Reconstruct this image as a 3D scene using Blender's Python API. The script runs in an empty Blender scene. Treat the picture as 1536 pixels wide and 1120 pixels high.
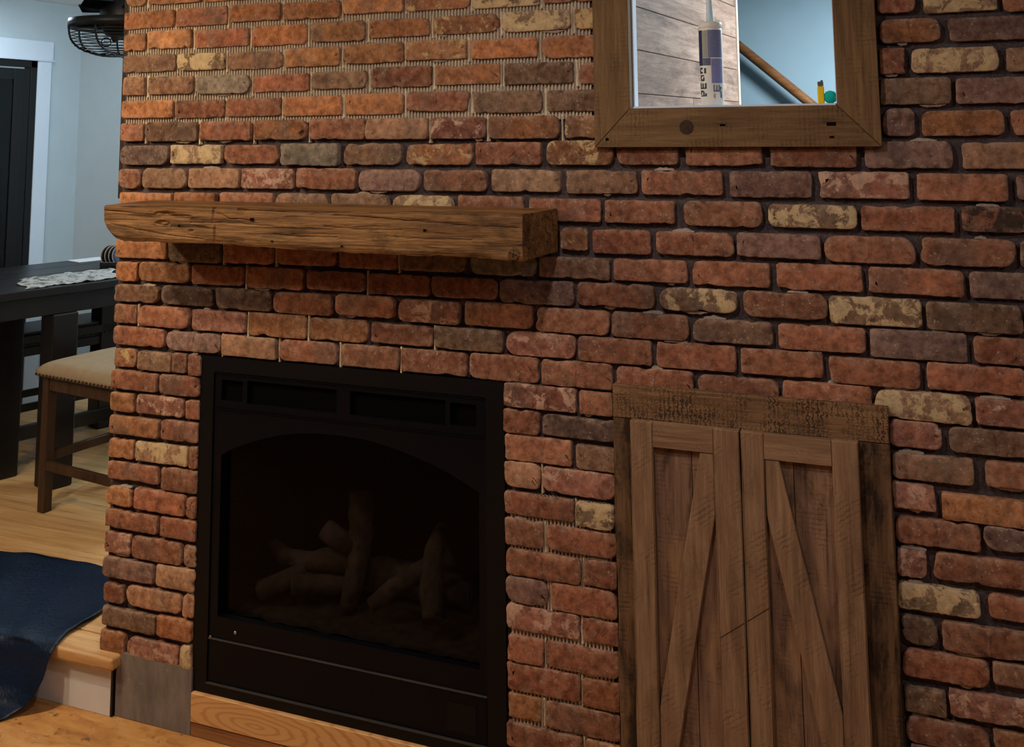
import bpy, bmesh, math, random
from mathutils import Vector, Matrix, noise

# ---------------------------------------------------------------- scene, camera, light
scene = bpy.context.scene
COL = scene.collection
cam_data = bpy.data.cameras.new('camera')
cam = bpy.data.objects.new('camera', cam_data)
COL.objects.link(cam)
cam_data.sensor_fit = 'HORIZONTAL'
cam_data.sensor_width = 36.0
cam_data.lens = 36.0 * 1510.0 / 1536.0
cam_data.shift_x = 0.0
cam_data.shift_y = -(560.0 - 12.5) / 1536.0
cam_data.clip_start = 0.02
yaw, pitch, roll = math.radians(21.65), math.radians(6.85), math.radians(-0.55)
fwd = Vector((-math.sin(yaw) * math.cos(pitch), math.cos(yaw) * math.cos(pitch), math.sin(pitch)))
rgt = Vector((math.cos(yaw), math.sin(yaw), 0.0))
upv = rgt.cross(fwd)
r2 = math.cos(roll) * rgt + math.sin(roll) * upv
u2 = -math.sin(roll) * rgt + math.cos(roll) * upv
m = Matrix.Identity(4)
for i in range(3):
    m[i][0], m[i][1], m[i][2] = r2[i], u2[i], -fwd[i]
m[0][3], m[1][3], m[2][3] = 0.0, -2.8, 1.887
cam.matrix_world = m
scene.camera = cam

world = bpy.data.worlds.new('world')
scene.world = world
world.use_nodes = True
world.node_tree.nodes['Background'].inputs[0].default_value = (0.92, 0.93, 1.0, 1)
world.node_tree.nodes['Background'].inputs[1].default_value = 0.036

def lamp(name, kind, loc, power, col, size=0.1, target=None, spot=None, blend=0.6):
    d = bpy.data.lights.new(name, kind)
    d.energy = power
    d.color = col
    if kind == 'AREA':
        d.shape = 'DISK'; d.size = size
    else:
        d.shadow_soft_size = size
    if kind == 'SPOT':
        d.spot_size = math.radians(spot); d.spot_blend = blend
    o = bpy.data.objects.new(name, d)
    COL.objects.link(o)
    o.location = loc
    if target:
        o.rotation_euler = (Vector(target) - Vector(loc)).to_track_quat('-Z', 'Y').to_euler()
    return o

WARM = (1.0, 0.82, 0.60)
SOFT = (1.0, 0.93, 0.94)
lamp('kitchen_ceiling_lamp', 'POINT', (-3.7, -1.75, 2.66), 75, WARM, 0.06)
lamp('overhead_key_and_fill', 'AREA', (-2.9, -1.1, 2.72), 27, WARM, 0.1)
lamp('overhead_key_and_fill', 'AREA', (-0.85, -1.3, 2.72), 15, SOFT, 0.1)  # added neutral fill for the right half of the wall, no known fixture
lamp('overhead_key_and_fill', 'AREA', (1.2, -2.0, 2.72), 15, SOFT, 0.2)  # second added fill, further right, unseen and without a fixture
lamp('dining_side_fill', 'POINT', (-2.95, 1.95, 2.05), 40, (0.74, 0.90, 1.0), 0.2)  # unseen light added low behind the wall to reach under the table
lamp('dining_lamp', 'AREA', (-4.75, 1.5, 2.72), 9, (0.74, 0.90, 1.0), 0.2)
lamp('stair_lamp', 'AREA', (0.15, 1.15, 2.68), 52, (0.88, 0.96, 1.0), 0.45)

scene.view_settings.view_transform = 'Standard'
scene.view_settings.look = 'None'
scene.view_settings.gamma = 1.0
scene.view_settings.use_curve_mapping = False
scene.view_settings.exposure = -0.08

# ---------------------------------------------------------------- helpers
WLOC = {}
def rnd_noise(p, s=1.0):
    return noise.noise(Vector(p) * s)

def link(name, me, mat=None, parent=None, kind=None, origin=None):
    """me has vertices in world coordinates; origin is moved to the base of the piece"""
    vs = me.vertices
    if origin is None:
        xs = [v.co.x for v in vs]; ys = [v.co.y for v in vs]; zs = [v.co.z for v in vs]
        origin = ((min(xs) + max(xs)) / 2, (min(ys) + max(ys)) / 2, min(zs))
    origin = Vector(origin)
    me.transform(Matrix.Translation(-origin))
    o = bpy.data.objects.new(name, me)
    COL.objects.link(o)
    if mat:
        me.materials.append(mat)
    if parent is not None:
        o.parent = parent
        o.location = origin - WLOC[parent.name]
    else:
        o.location = origin
    WLOC[o.name] = origin
    if kind:
        o['kind'] = kind
    return o

def empty(name, loc, label, cat, group=None, kind=None):
    o = bpy.data.objects.new(name, None)
    COL.objects.link(o)
    o.location = loc
    o.empty_display_size = 0.05
    WLOC[o.name] = Vector(loc)
    return tag(o, label, cat, group, kind)

def tag(o, label, cat, group=None, kind=None):
    if label: o['label'] = label
    if cat: o['category'] = cat
    if group: o['group'] = group
    if kind: o['kind'] = kind
    return o

def mesh(name, verts, faces, smooth=False):
    me = bpy.data.meshes.new(name)
    me.from_pydata([tuple(v) for v in verts], [], faces)
    me.update()
    if smooth:
        me.polygons.foreach_set('use_smooth', [True] * len(me.polygons))
    return me

def from_bm(bm, name, smooth=False):
    bmesh.ops.recalc_face_normals(bm, faces=bm.faces)
    me = bpy.data.meshes.new(name)
    bm.to_mesh(me); bm.free()
    if smooth:
        me.polygons.foreach_set('use_smooth', [True] * len(me.polygons))
    return me

def box(name, x0, x1, y0, y1, z0, z1, mat, parent=None, bev=0.0, kind=None, rot=None, cuts=0, rough=0.0, seg=1):
    bm = bmesh.new()
    bmesh.ops.create_cube(bm, size=1.0)
    c = Vector(((x0 + x1) / 2, (y0 + y1) / 2, (z0 + z1) / 2))
    for v in bm.verts:
        v.co = Vector((v.co.x * (x1 - x0), v.co.y * (y1 - y0), v.co.z * (z1 - z0)))
    if cuts:
        d = (x1 - x0, y1 - y0, z1 - z0)
        ax = d.index(max(d))
        es = [e for e in bm.edges if abs((e.verts[0].co - e.verts[1].co)[ax]) > 1e-6]
        bmesh.ops.subdivide_edges(bm, edges=es, cuts=cuts, use_grid_fill=True)
    if bev:
        es = [e for e in bm.edges if len(e.link_faces) == 2 and e.calc_face_angle(0) > 0.5]
        bmesh.ops.bevel(bm, geom=es, offset=bev, segments=seg, affect='EDGES', profile=0.5)
    if rough:
        for v in bm.verts:
            p = (v.co + c) * 9.0
            v.co += Vector((noise.noise(p), noise.noise(p + Vector((7, 1, 3))), noise.noise(p + Vector((2, 9, 5))))) * rough
    R = Matrix.Rotation(rot[1], 4, rot[0]) if rot else Matrix.Identity(4)
    bm.transform(Matrix.Translation(c) @ R)
    return link(name, from_bm(bm, name), mat, parent, kind)

def board(name, poly, yf, yb, mat, parent=None, ch=0.002, kind=None, rough=0.0, step=0.08):
    """polygon in the XZ plane (listed clockwise seen from -Y) extruded from yf (front) to yb, with eased front edges"""
    pts = []
    n = len(poly)
    for i in range(n):
        a = Vector((poly[i][0], poly[i][1])); b = Vector((poly[(i + 1) % n][0], poly[(i + 1) % n][1]))
        k = max(1, int((b - a).length / step)) if rough else 1
        for j in range(k):
            p = a + (b - a) * (j / k)
            if rough and j:
                nrm = Vector((-(b - a).y, (b - a).x)).normalized()
                p = p + nrm * noise.noise(Vector((p.x * 14, p.y * 14, yf * 31))) * rough
            pts.append(p)
    N = len(pts)
    area = sum(pts[i].x * pts[(i + 1) % N].y - pts[(i + 1) % N].x * pts[i].y for i in range(N))
    if area < 0: pts.reverse()
    ins = []
    for i in range(N):
        a, b, c = pts[i - 1], pts[i], pts[(i + 1) % N]
        d1 = (b - a).normalized(); d2 = (c - b).normalized()
        n1 = Vector((-d1.y, d1.x)); n2 = Vector((-d2.y, d2.x))
        nn = n1 + n2
        nn = nn / max(nn.length_squared, 0.3) * 2 * 0.5 * 2 / 2
        ins.append(b + (n1 + n2) * (ch / max((n1 + n2).length, 0.6)) )
    vs = [(p.x, yf, p.y) for p in ins] + [(p.x, yf + ch, p.y) for p in pts] + [(p.x, yb, p.y) for p in pts]
    fs = [list(range(N)), list(range(3 * N - 1, 2 * N - 1, -1))]
    for r in (0, N):
        for i in range(N):
            j = (i + 1) % N
            fs.append([r + i, r + N + i, r + N + j, r + j])
    bm = bmesh.new()
    bv = [bm.verts.new(v) for v in vs]
    for f in fs: bm.faces.new([bv[i] for i in f])
    bmesh.ops.triangulate(bm, faces=[f for f in bm.faces if len(f.verts) > 4])
    return link(name, from_bm(bm, name), mat, parent, kind)

def rect(x0, x1, z0, z1):
    return [(x0, z0), (x1, z0), (x1, z1), (x0, z1)]

def frame_holes(name, x0, x1, z0, z1, holes, yf, yb, mat, parent=None, kind=None):
    """slab with rectangular holes, built from a grid of cells"""
    xs = sorted({x0, x1, *[h[0] for h in holes], *[h[1] for h in holes]})
    zs = sorted({z0, z1, *[h[2] for h in holes], *[h[3] for h in holes]})
    bm = bmesh.new(); V = {}
    def v(i, j, y):
        k = (i, j, y)
        if k not in V: V[k] = bm.verts.new((xs[i], y, zs[j]))
        return V[k]
    solid = {}
    for i in range(len(xs) - 1):
        for j in range(len(zs) - 1):
            cx, cz = (xs[i] + xs[i + 1]) / 2, (zs[j] + zs[j + 1]) / 2
            solid[i, j] = not any(h[0] < cx < h[1] and h[2] < cz < h[3] for h in holes)
    for (i, j), s in solid.items():
        if not s: continue
        bm.faces.new([v(i, j, yf), v(i + 1, j, yf), v(i + 1, j + 1, yf), v(i, j + 1, yf)])
        bm.faces.new([v(i, j + 1, yb), v(i + 1, j + 1, yb), v(i + 1, j, yb), v(i, j, yb)])
        for di, dj, a, b in ((-1, 0, (i, j + 1), (i, j)), (1, 0, (i + 1, j), (i + 1, j + 1)), (0, -1, (i, j), (i + 1, j)), (0, 1, (i + 1, j + 1), (i, j + 1))):
            if not solid.get((i + di, j + dj), False):
                bm.faces.new([v(*a, yf), v(*a, yb), v(*b, yb), v(*b, yf)])
    return link(name, from_bm(bm, name), mat, parent, kind)

def tube(name, pts, rad, mat, parent=None, seg=10, closed=False, kind=None, caps=True, smooth=True):
    pts = [Vector(p) for p in pts]
    n = len(pts)
    rads = rad if isinstance(rad, (list, tuple)) else [rad] * n
    vs, fs = [], []
    up = Vector((0, 0, 1))
    prev = None
    for i, p in enumerate(pts):
        if closed: t = pts[(i + 1) % n] - pts[i - 1]
        else: t = pts[min(i + 1, n - 1)] - pts[max(i - 1, 0)]
        t.normalize()
        if prev is None:
            a = up if abs(t.dot(up)) < 0.9 else Vector((1, 0, 0))
            u = t.cross(a).normalized()
        else:
            u = (prev - t * prev.dot(t)).normalized()
        prev = u
        w = t.cross(u)
        for k in range(seg):
            th = 2 * math.pi * k / seg
            vs.append(p + (u * math.cos(th) + w * math.sin(th)) * rads[i])
    rng = n if closed else n - 1
    for i in range(rng):
        for k in range(seg):
            a = i * seg + k; b = i * seg + (k + 1) % seg
            c = ((i + 1) % n) * seg + (k + 1) % seg; d = ((i + 1) % n) * seg + k
            fs.append([a, b, c, d])
    if caps and not closed:
        fs.append(list(range(seg - 1, -1, -1)))
        fs.append([(n - 1) * seg + k for k in range(seg)])
    me = mesh(name, vs, fs)
    me.polygons.foreach_set('use_smooth', [smooth and len(f) == 4 for f in fs])
    return link(name, me, mat, parent, kind)

def lathe(name, prof, center, mat, parent=None, seg=24, axis='Z', kind=None):
    cx, cy, cz = center
    vs, fs = [], []
    for r, h in prof:
        for k in range(seg):
            th = 2 * math.pi * k / seg
            a, b = r * math.cos(th), r * math.sin(th)
            if axis == 'Z': vs.append((cx + a, cy + b, cz + h))
            elif axis == 'X': vs.append((cx + h, cy + a, cz + b))
            else: vs.append((cx + a, cy + h, cz + b))
    n = len(prof)
    for i in range(n - 1):
        for k in range(seg):
            k2 = (k + 1) % seg
            fs.append([i * seg + k, i * seg + k2, (i + 1) * seg + k2, (i + 1) * seg + k])
    fs.append(list(range(seg - 1, -1, -1)))
    fs.append([(n - 1) * seg + k for k in range(seg)])
    bm = bmesh.new()
    bv = [bm.verts.new(v) for v in vs]
    for f in fs: bm.faces.new([bv[i] for i in f])
    bmesh.ops.remove_doubles(bm, verts=bm.verts, dist=1e-6)
    return link(name, from_bm(bm, name, True), mat, parent, kind)

def grid_mesh(name, fn, nu, nv, mat, parent=None, smooth=True, kind=None, thick=0.0):
    vs = [fn(i / (nu - 1), j / (nv - 1)) for j in range(nv) for i in range(nu)]
    fs = [[j * nu + i, j * nu + i + 1, (j + 1) * nu + i + 1, (j + 1) * nu + i] for j in range(nv - 1) for i in range(nu - 1)]
    if thick:
        n = len(vs)
        vs = vs + [(v[0], v[1], v[2] - thick) for v in vs]
        fs = fs + [[n + k for k in reversed(f)] for f in fs]
        loop = [i for i in range(nu)] + [j * nu + nu - 1 for j in range(1, nv)] + [(nv - 1) * nu + i for i in range(nu - 2, -1, -1)] + [j * nu for j in range(nv - 2, 0, -1)]
        for a, b in zip(loop, loop[1:] + loop[:1]):
            fs.append([b, a, n + a, n + b])
    return link(name, mesh(name, vs, fs, smooth), mat, parent, kind)

# ---------------------------------------------------------------- materials
def srgb(r, g, b):
    f = lambda c: (c / 255 / 12.92) if c / 255 <= 0.04045 else ((c / 255 + 0.055) / 1.055) ** 2.4
    return (f(r), f(g), f(b), 1.0)

class NT:
    def __init__(s, name):
        s.mat = bpy.data.materials.new(name)
        s.mat.use_nodes = True
        s.t = s.mat.node_tree
        s.t.nodes.clear()
        s.out = s.n('ShaderNodeOutputMaterial')
    def n(s, typ, **kw):
        nd = s.t.nodes.new(typ)
        for k, v in kw.items(): setattr(nd, k, v)
        return nd
    def l(s, a, b): s.t.links.new(a, b)
    def val(s, sock, v):
        if isinstance(v, bpy.types.NodeSocket): s.l(v, sock)
        else: sock.default_value = v
    def math(s, op, a, b=0.0, clamp=False):
        nd = s.n('ShaderNodeMath', operation=op, use_clamp=clamp)
        s.val(nd.inputs[0], a); s.val(nd.inputs[1], b)
        return nd.outputs[0]
    def noise(s, vec, scale, detail=4.0, rough=0.55, w=None, dist=0.0):
        nd = s.n('ShaderNodeTexNoise', noise_dimensions='4D')
        s.l(vec, nd.inputs['Vector'])
        nd.inputs['Scale'].default_value = scale
        nd.inputs['Detail'].default_value = detail
        nd.inputs['Roughness'].default_value = rough
        nd.inputs['Distortion'].default_value = dist
        if w is not None: s.val(nd.inputs['W'], w)
        return nd.outputs['Fac']
    def ramp(s, fac, stops):
        nd = s.n('ShaderNodeValToRGB')
        e = nd.color_ramp.elements
        while len(e) < len(stops): e.new(0.5)
        for el, (p, c) in zip(e, stops):
            el.position = p; el.color = c if isinstance(c, tuple) else (c, c, c, 1)
        s.l(fac, nd.inputs[0])
        return nd.outputs['Color']
    def step(s, fac, a, b):
        nd = s.n('ShaderNodeMapRange', clamp=True)
        s.val(nd.inputs['Value'], fac); s.val(nd.inputs['From Min'], a); s.val(nd.inputs['From Max'], b)
        return nd.outputs[0]
    def mix(s, fac, a, b, mode='MIX'):
        nd = s.n('ShaderNodeMix', data_type='RGBA', blend_type=mode)
        s.val(nd.inputs[0], fac); s.val(nd.inputs[6], a); s.val(nd.inputs[7], b)
        return nd.outputs[2]
    def bump(s, h, strength, dist, normal=None):
        nd = s.n('ShaderNodeBump')
        nd.inputs['Strength'].default_value = strength
        nd.inputs['Distance'].default_value = dist
        s.l(h, nd.inputs['Height'])
        if normal is not None: s.l(normal, nd.inputs['Normal'])
        return nd.outputs[0]
    def pos(s): return s.n('ShaderNodeNewGeometry').outputs['Position']
    def rnd(s, k=23.0): return s.math('MULTIPLY', s.n('ShaderNodeObjectInfo').outputs['Random'], k)
    def mapped(s, vec, scale, rot=(0, 0, 0)):
        nd = s.n('ShaderNodeMapping')
        s.l(vec, nd.inputs[0]); nd.inputs['Scale'].default_value = scale; nd.inputs['Rotation'].default_value = rot
        return nd.outputs[0]
    def bsdf(s, col, rough=0.8, normal=None, spec=0.3, metal=0.0, **kw):
        b = s.n('ShaderNodeBsdfPrincipled')
        s.val(b.inputs['Base Color'], col); s.val(b.inputs['Roughness'], rough)
        b.inputs['Specular IOR Level'].default_value = spec
        b.inputs['Metallic'].default_value = metal
        if normal is not None: s.l(normal, b.inputs['Normal'])
        for k, v in kw.items(): s.val(b.inputs[k], v)
        s.l(b.outputs[0], s.out.inputs[0])
        return s.mat

def plain(name, col, rough=0.6, spec=0.3, metal=0.0, var=0.12, scale=6.0, bump=0.0, bscale=90.0):
    t = NT(name); p = t.pos()
    n = t.noise(p, scale, 5, 0.6, t.rnd())
    lo = tuple(c * (1 - var) for c in col[:3]) + (1,); hi = tuple(min(1, c * (1 + var)) for c in col[:3]) + (1,)
    c = t.mix(t.step(n, 0.3, 0.7), lo, hi)
    nr = t.bump(t.noise(p, bscale, 4, 0.6), bump, 0.01) if bump else None
    return t.bsdf(c, rough, nr, spec, metal)

def brick_material():
    t = NT('old_brick'); p = t.pos()
    a = t.n('ShaderNodeAttribute', attribute_name='brick_color'); base = a.outputs['Color']
    pa = t.n('ShaderNodeAttribute', attribute_name='patch_color'); pcol = pa.outputs['Color']
    sd = t.n('ShaderNodeAttribute', attribute_name='brick_seed').outputs['Fac']
    wr = t.n('ShaderNodeAttribute', attribute_name='brick_wear').outputs['Fac']
    n1 = t.noise(p, 11, 4, 0.6, sd, 0.4)
    n2 = t.noise(p, 48, 6, 0.65, sd)
    n3 = t.noise(p, 150, 5, 0.65, sd)
    c = t.mix(t.step(n1, 0.30, 0.70), t.mix(1.0, base, (0.66, 0.62, 0.62, 1), 'MULTIPLY'), t.mix(1.0, base, (1.16, 1.14, 1.12, 1), 'MULTIPLY'))
    c = t.mix(t.step(n2, 0.36, 0.66), t.mix(1.0, c, (0.55, 0.53, 0.53, 1), 'MULTIPLY'), t.mix(1.0, c, (1.32, 1.32, 1.35, 1), 'MULTIPLY'))
    # two-tone firing: part of a brick greyer
    n4 = t.noise(t.mapped(p, (1, 1, 0.4)), 6.5, 2, 0.5, t.math('ADD', sd, 5.0))
    c = t.mix(t.math('MULTIPLY', t.step(n4, 0.57, 0.66), 0.42), c, (0.115, 0.085, 0.066, 1))
    # mortar and paint residue
    n5 = t.noise(p, 19, 7, 0.72, t.math('ADD', sd, 11.0), 0.5)
    th = t.math('SUBTRACT', 0.78, t.math('MULTIPLY', wr, 0.42))
    mask = t.step(n5, th, t.math('ADD', th, 0.045))
    pc = t.mix(t.step(n2, 0.3, 0.7), t.mix(1.0, pcol, (0.62, 0.6, 0.58, 1), 'MULTIPLY'), pcol)
    c = t.mix(t.math('MULTIPLY', mask, 0.88), c, pc)
    # thin lime bloom
    n6 = t.noise(p, 30, 6, 0.7, t.math('ADD', sd, 3.0))
    c = t.mix(t.math('MULTIPLY', t.step(n6, 0.50, 0.74), 0.42), c, (0.40, 0.29, 0.21, 1))
    # pale residue left along worn edges
    eg = t.n('ShaderNodeAttribute', attribute_name='brick_edge').outputs['Fac']
    em = t.math('MULTIPLY', t.math('MULTIPLY', eg, t.step(n2, 0.40, 0.62)), 0.5)
    c = t.mix(em, c, (0.44, 0.31, 0.22, 1))
    # specks and pits
    v = t.n('ShaderNodeTexVoronoi', feature='F1'); t.l(p, v.inputs['Vector']); v.inputs['Scale'].default_value = 95
    spk = t.math('MULTIPLY', t.math('LESS_THAN', v.outputs['Distance'], 0.20), t.step(n6, 0.50, 0.58))
    c = t.mix(t.math('MULTIPLY', spk, 0.6), c, (0.52, 0.40, 0.28, 1))
    pit = t.step(n3, 0.40, 0.30)
    c = t.mix(t.math('MULTIPLY', pit, 0.75), c, (0.035, 0.022, 0.016, 1))
    h = t.math('ADD', t.math('MULTIPLY', n2, 0.7), t.math('MULTIPLY', n3, 0.35))
    h = t.math('ADD', h, t.math('MULTIPLY', mask, 0.12))
    nr = t.bump(h, 0.7, 0.0045)
    return t.bsdf(c, 0.93, nr, 0.18)

def wood(name, dark, mid, light, axis='X', grain=1.0, saw=0.0, sawrot=0.0, stain=0.25, knots=0.5, rough=0.75, bump=0.5, spec=0.25, sawmask=(0.50, 0.72), crack=0.65, patch=None, sawdist=3.5, stainr=(0.52, 0.66), crackr=(0.35, 0.27)):
    """long grain along a world axis, with streaks, checks, knots, stain and optional circular-saw marks"""
    t = NT(name); p = t.pos(); w = t.rnd(31.0)
    def ax(along, across):
        return {'X': (along, across, across), 'Y': (across, along, across), 'Z': (across, across, along)}[axis]
    g1 = t.noise(t.mapped(p, ax(1.4 * grain, 17 * grain)), 1.0, 5, 0.6, w, 1.2)
    g2 = t.noise(t.mapped(p, ax(4.5 * grain, 110 * grain)), 1.0, 4, 0.62, w, 0.6)
    g3 = t.noise(t.mapped(p, ax(22, 420)), 1.0, 3, 0.6, w, 0.2)
    f = t.math('ADD', t.math('MULTIPLY', g1, 0.46), t.math('ADD', t.math('MULTIPLY', g2, 0.36), t.math('MULTIPLY', g3, 0.18)))
    c = t.ramp(f, [(0.34, dark), (0.49, mid), (0.64, light)])
    low = tuple(v * 0.3 for v in dark[:3]) + (1,)
    ck = t.step(g2, *crackr)
    c = t.mix(t.math('MULTIPLY', ck, crack), c, low)
    n = t.noise(t.mapped(p, ax(0.6, 1.6)), 7.0, 6, 0.7, t.math('ADD', w, 4.0), 0.4)
    c = t.mix(t.math('MULTIPLY', t.step(n, *stainr), stain), c, tuple(v * 0.42 for v in dark[:3]) + (1,))
    if patch:
        n8 = t.noise(t.mapped(p, ax(0.7, 2.2)), 8.0, 5, 0.65, t.math('ADD', w, 14.0), 0.3)
        c = t.mix(t.math('MULTIPLY', t.step(n8, 0.50, 0.64), 0.5), c, patch)
    h = t.math('SUBTRACT', t.math('ADD', t.math('MULTIPLY', g2, 0.8), t.math('MULTIPLY', g3, 0.35)), t.math('MULTIPLY', ck, 0.5))
    if knots:
        v = t.n('ShaderNodeTexVoronoi', feature='F1')
        off = t.n('ShaderNodeVectorMath', operation='ADD'); cmb = t.n('ShaderNodeCombineXYZ')
        t.l(t.mapped(p, ax(0.4, 1)), off.inputs[0]); t.l(cmb.outputs[0], off.inputs[1])
        for q_ in range(3): t.l(t.math('MULTIPLY', w, (1.0, 0.73, 0.37)[q_]), cmb.inputs[q_])
        t.l(off.outputs[0], v.inputs['Vector']); v.inputs['Scale'].default_value = 5.0
        k = t.step(t.math('ADD', v.outputs['Distance'], t.math('MULTIPLY', g2, 0.12)), 0.18, 0.10)
        c = t.mix(t.math('MULTIPLY', k, knots), c, low)
    if saw:
        wv = t.n('ShaderNodeTexWave', wave_type='BANDS', bands_direction=axis)
        t.l(t.mapped(p, (1, 1, 1), (0, sawrot, 0)), wv.inputs['Vector'])
        wv.inputs['Scale'].default_value = 26; wv.inputs['Distortion'].default_value = sawdist
        wv.inputs['Detail'].default_value = 3; wv.inputs['Detail Scale'].default_value = 4.0
        mk = t.noise(p, 16, 5, 0.65, t.math('ADD', w, 9.0))
        sm = t.math('MULTIPLY', t.step(wv.outputs['Fac'], 0.60, 0.88), t.step(mk, *sawmask))
        c = t.mix(t.math('MULTIPLY', sm, saw), c, low)
        h = t.math('SUBTRACT', h, t.math('MULTIPLY', sm, 0.5))
    return t.bsdf(c, rough, t.bump(h, bump, 0.004), spec)

M = {}
M['brick'] = brick_material()
def mortar_mat(name, a, b):
    t = NT(name); p = t.pos()
    n = t.noise(p, 9, 6, 0.65); n2 = t.noise(p, 120, 4, 0.6)
    c = t.mix(t.step(n, 0.35, 0.65), a, b)
    c = t.mix(t.math('MULTIPLY', t.step(n2, 0.4, 0.7), 0.25), c, (0.25, 0.2, 0.16, 1))
    return t.bsdf(c, 0.95, t.bump(t.math('ADD', n, n2), 0.6, 0.008), 0.15)
M['mortar'] = mortar_mat('grey_mortar', srgb(58, 49, 51), srgb(84, 73, 73))
M['adhesive'] = mortar_mat('tan_adhesive', srgb(172, 156, 134), srgb(206, 188, 162))
M['squeeze'] = mortar_mat('cream_adhesive', srgb(212, 190, 150), srgb(240, 222, 186))
M['flake'] = mortar_mat('pale_mortar', srgb(140, 122, 108), srgb(178, 158, 140))
M['mantel'] = wood('hewn_oak', srgb(60, 40, 22), srgb(118, 82, 46), srgb(158, 116, 70), 'X', 0.8, stain=0.7, knots=0.45, rough=0.62, bump=0.9, crack=0.85, stainr=(0.50, 0.64), crackr=(0.43, 0.33))
M['barn_x'] = wood('barn_board_horizontal', srgb(74, 53, 32), srgb(108, 81, 50), srgb(134, 104, 68), 'X', 1.0, saw=0.45, stain=0.35, knots=0.5, bump=0.5, sawmask=(0.46, 0.66))
M['barn_z'] = wood('barn_board_vertical', srgb(74, 53, 32), srgb(108, 81, 50), srgb(134, 104, 68), 'Z', 1.0, saw=0.4, stain=0.35, knots=0.5, bump=0.5)
M['door_z'] = wood('door_board_vertical', srgb(98, 72, 51), srgb(136, 105, 77), srgb(164, 131, 99), 'Z', 1.0, saw=0.42, sawrot=0.6, stain=0.4, knots=0.3, bump=0.5, patch=srgb(128, 92, 70))
M['door_x'] = wood('door_board_horizontal', srgb(98, 72, 51), srgb(136, 105, 77), srgb(164, 131, 99), 'X', 1.0, saw=0.3, sawrot=0.6, stain=0.35, knots=0.3, bump=0.5, patch=srgb(128, 92, 70))
M['door_panel'] = wood('door_panel_board', srgb(78, 57, 45), srgb(124, 93, 73), srgb(154, 119, 92), 'Z', 0.8, saw=0.4, stain=0.75, knots=0.4, bump=0.5, patch=srgb(160, 122, 80))
M['rough_x'] = wood('rough_board_horizontal', srgb(82, 58, 38), srgb(126, 93, 62), srgb(154, 117, 80), 'X', 1.0, saw=0.85, stain=0.6, knots=0.4, bump=0.9, sawmask=(0.40, 0.58), sawdist=8.0)
M['rough_z'] = wood('rough_board_vertical', srgb(70, 50, 34), srgb(108, 80, 54), srgb(138, 104, 70), 'Z', 1.0, saw=0.4, stain=0.95, knots=0.6, bump=0.9, crack=0.9, stainr=(0.46, 0.58))
M['fir'] = wood('fresh_fir_plank', srgb(176, 112, 58), srgb(206, 146, 86), srgb(222, 168, 108), 'X', 0.7, stain=0.05, knots=0.35, bump=0.15, rough=0.5)
M['pine_floor'] = wood('pine_floor_board', srgb(166, 116, 66), srgb(208, 162, 106), srgb(224, 184, 132), 'X', 0.6, stain=0.12, knots=0.7, bump=0.15, rough=0.45, spec=0.4)
M['dark_wood'] = wood('espresso_wood', srgb(14, 10, 9), srgb(20, 15, 13), srgb(28, 21, 18), 'X', 1.0, stain=0.2, knots=0.0, bump=0.1, rough=0.36, spec=0.4)
M['stool_wood'] = wood('walnut_stool_wood', srgb(42, 28, 18), srgb(68, 47, 30), srgb(86, 60, 40), 'Z', 1.0, stain=0.2, knots=0.0, bump=0.12, rough=0.5)
M['rail_wood'] = wood('oak_handrail', srgb(96, 60, 34), srgb(136, 90, 54), srgb(164, 114, 74), 'X', 1.0, stain=0.05, knots=0.0, bump=0.1, rough=0.4)
M['lam'] = wood('washed_wall_plank', srgb(88, 70, 62), srgb(150, 124, 108), srgb(190, 166, 148), 'Y', 0.55, stain=0.5, knots=0.6, bump=0.3, rough=0.6)

def fir_mat():
    t = NT('fresh_fir_plank_swirl'); p = t.pos()
    wv = t.n('ShaderNodeTexWave', wave_type='RINGS', rings_direction='Y')
    q = t.n('ShaderNodeVectorMath', operation='ADD'); t.l(p, q.inputs[0]); q.inputs[1].default_value = (1.98, 0, -0.075)
    t.l(t.mapped(q.outputs[0], (0.22, 0.3, 1.0)), wv.inputs['Vector'])
    wv.inputs['Scale'].default_value = 26; wv.inputs['Distortion'].default_value = 5.0; wv.inputs['Detail'].default_value = 2.0; wv.inputs['Detail Scale'].default_value = 1.2
    n = t.noise(t.mapped(p, (2, 40, 40)), 1.0, 4, 0.6)
    c = t.mix(t.step(wv.outputs['Fac'], 0.6, 1.0), srgb(208, 158, 100), srgb(184, 128, 74))
    c = t.mix(t.math('MULTIPLY', t.step(n, 0.35, 0.7), 0.25), c, srgb(228, 182, 124))
    return t.bsdf(c, 0.5, t.bump(wv.outputs['Fac'], 0.1, 0.002), 0.3)
M['fir'] = fir_mat()

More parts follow.
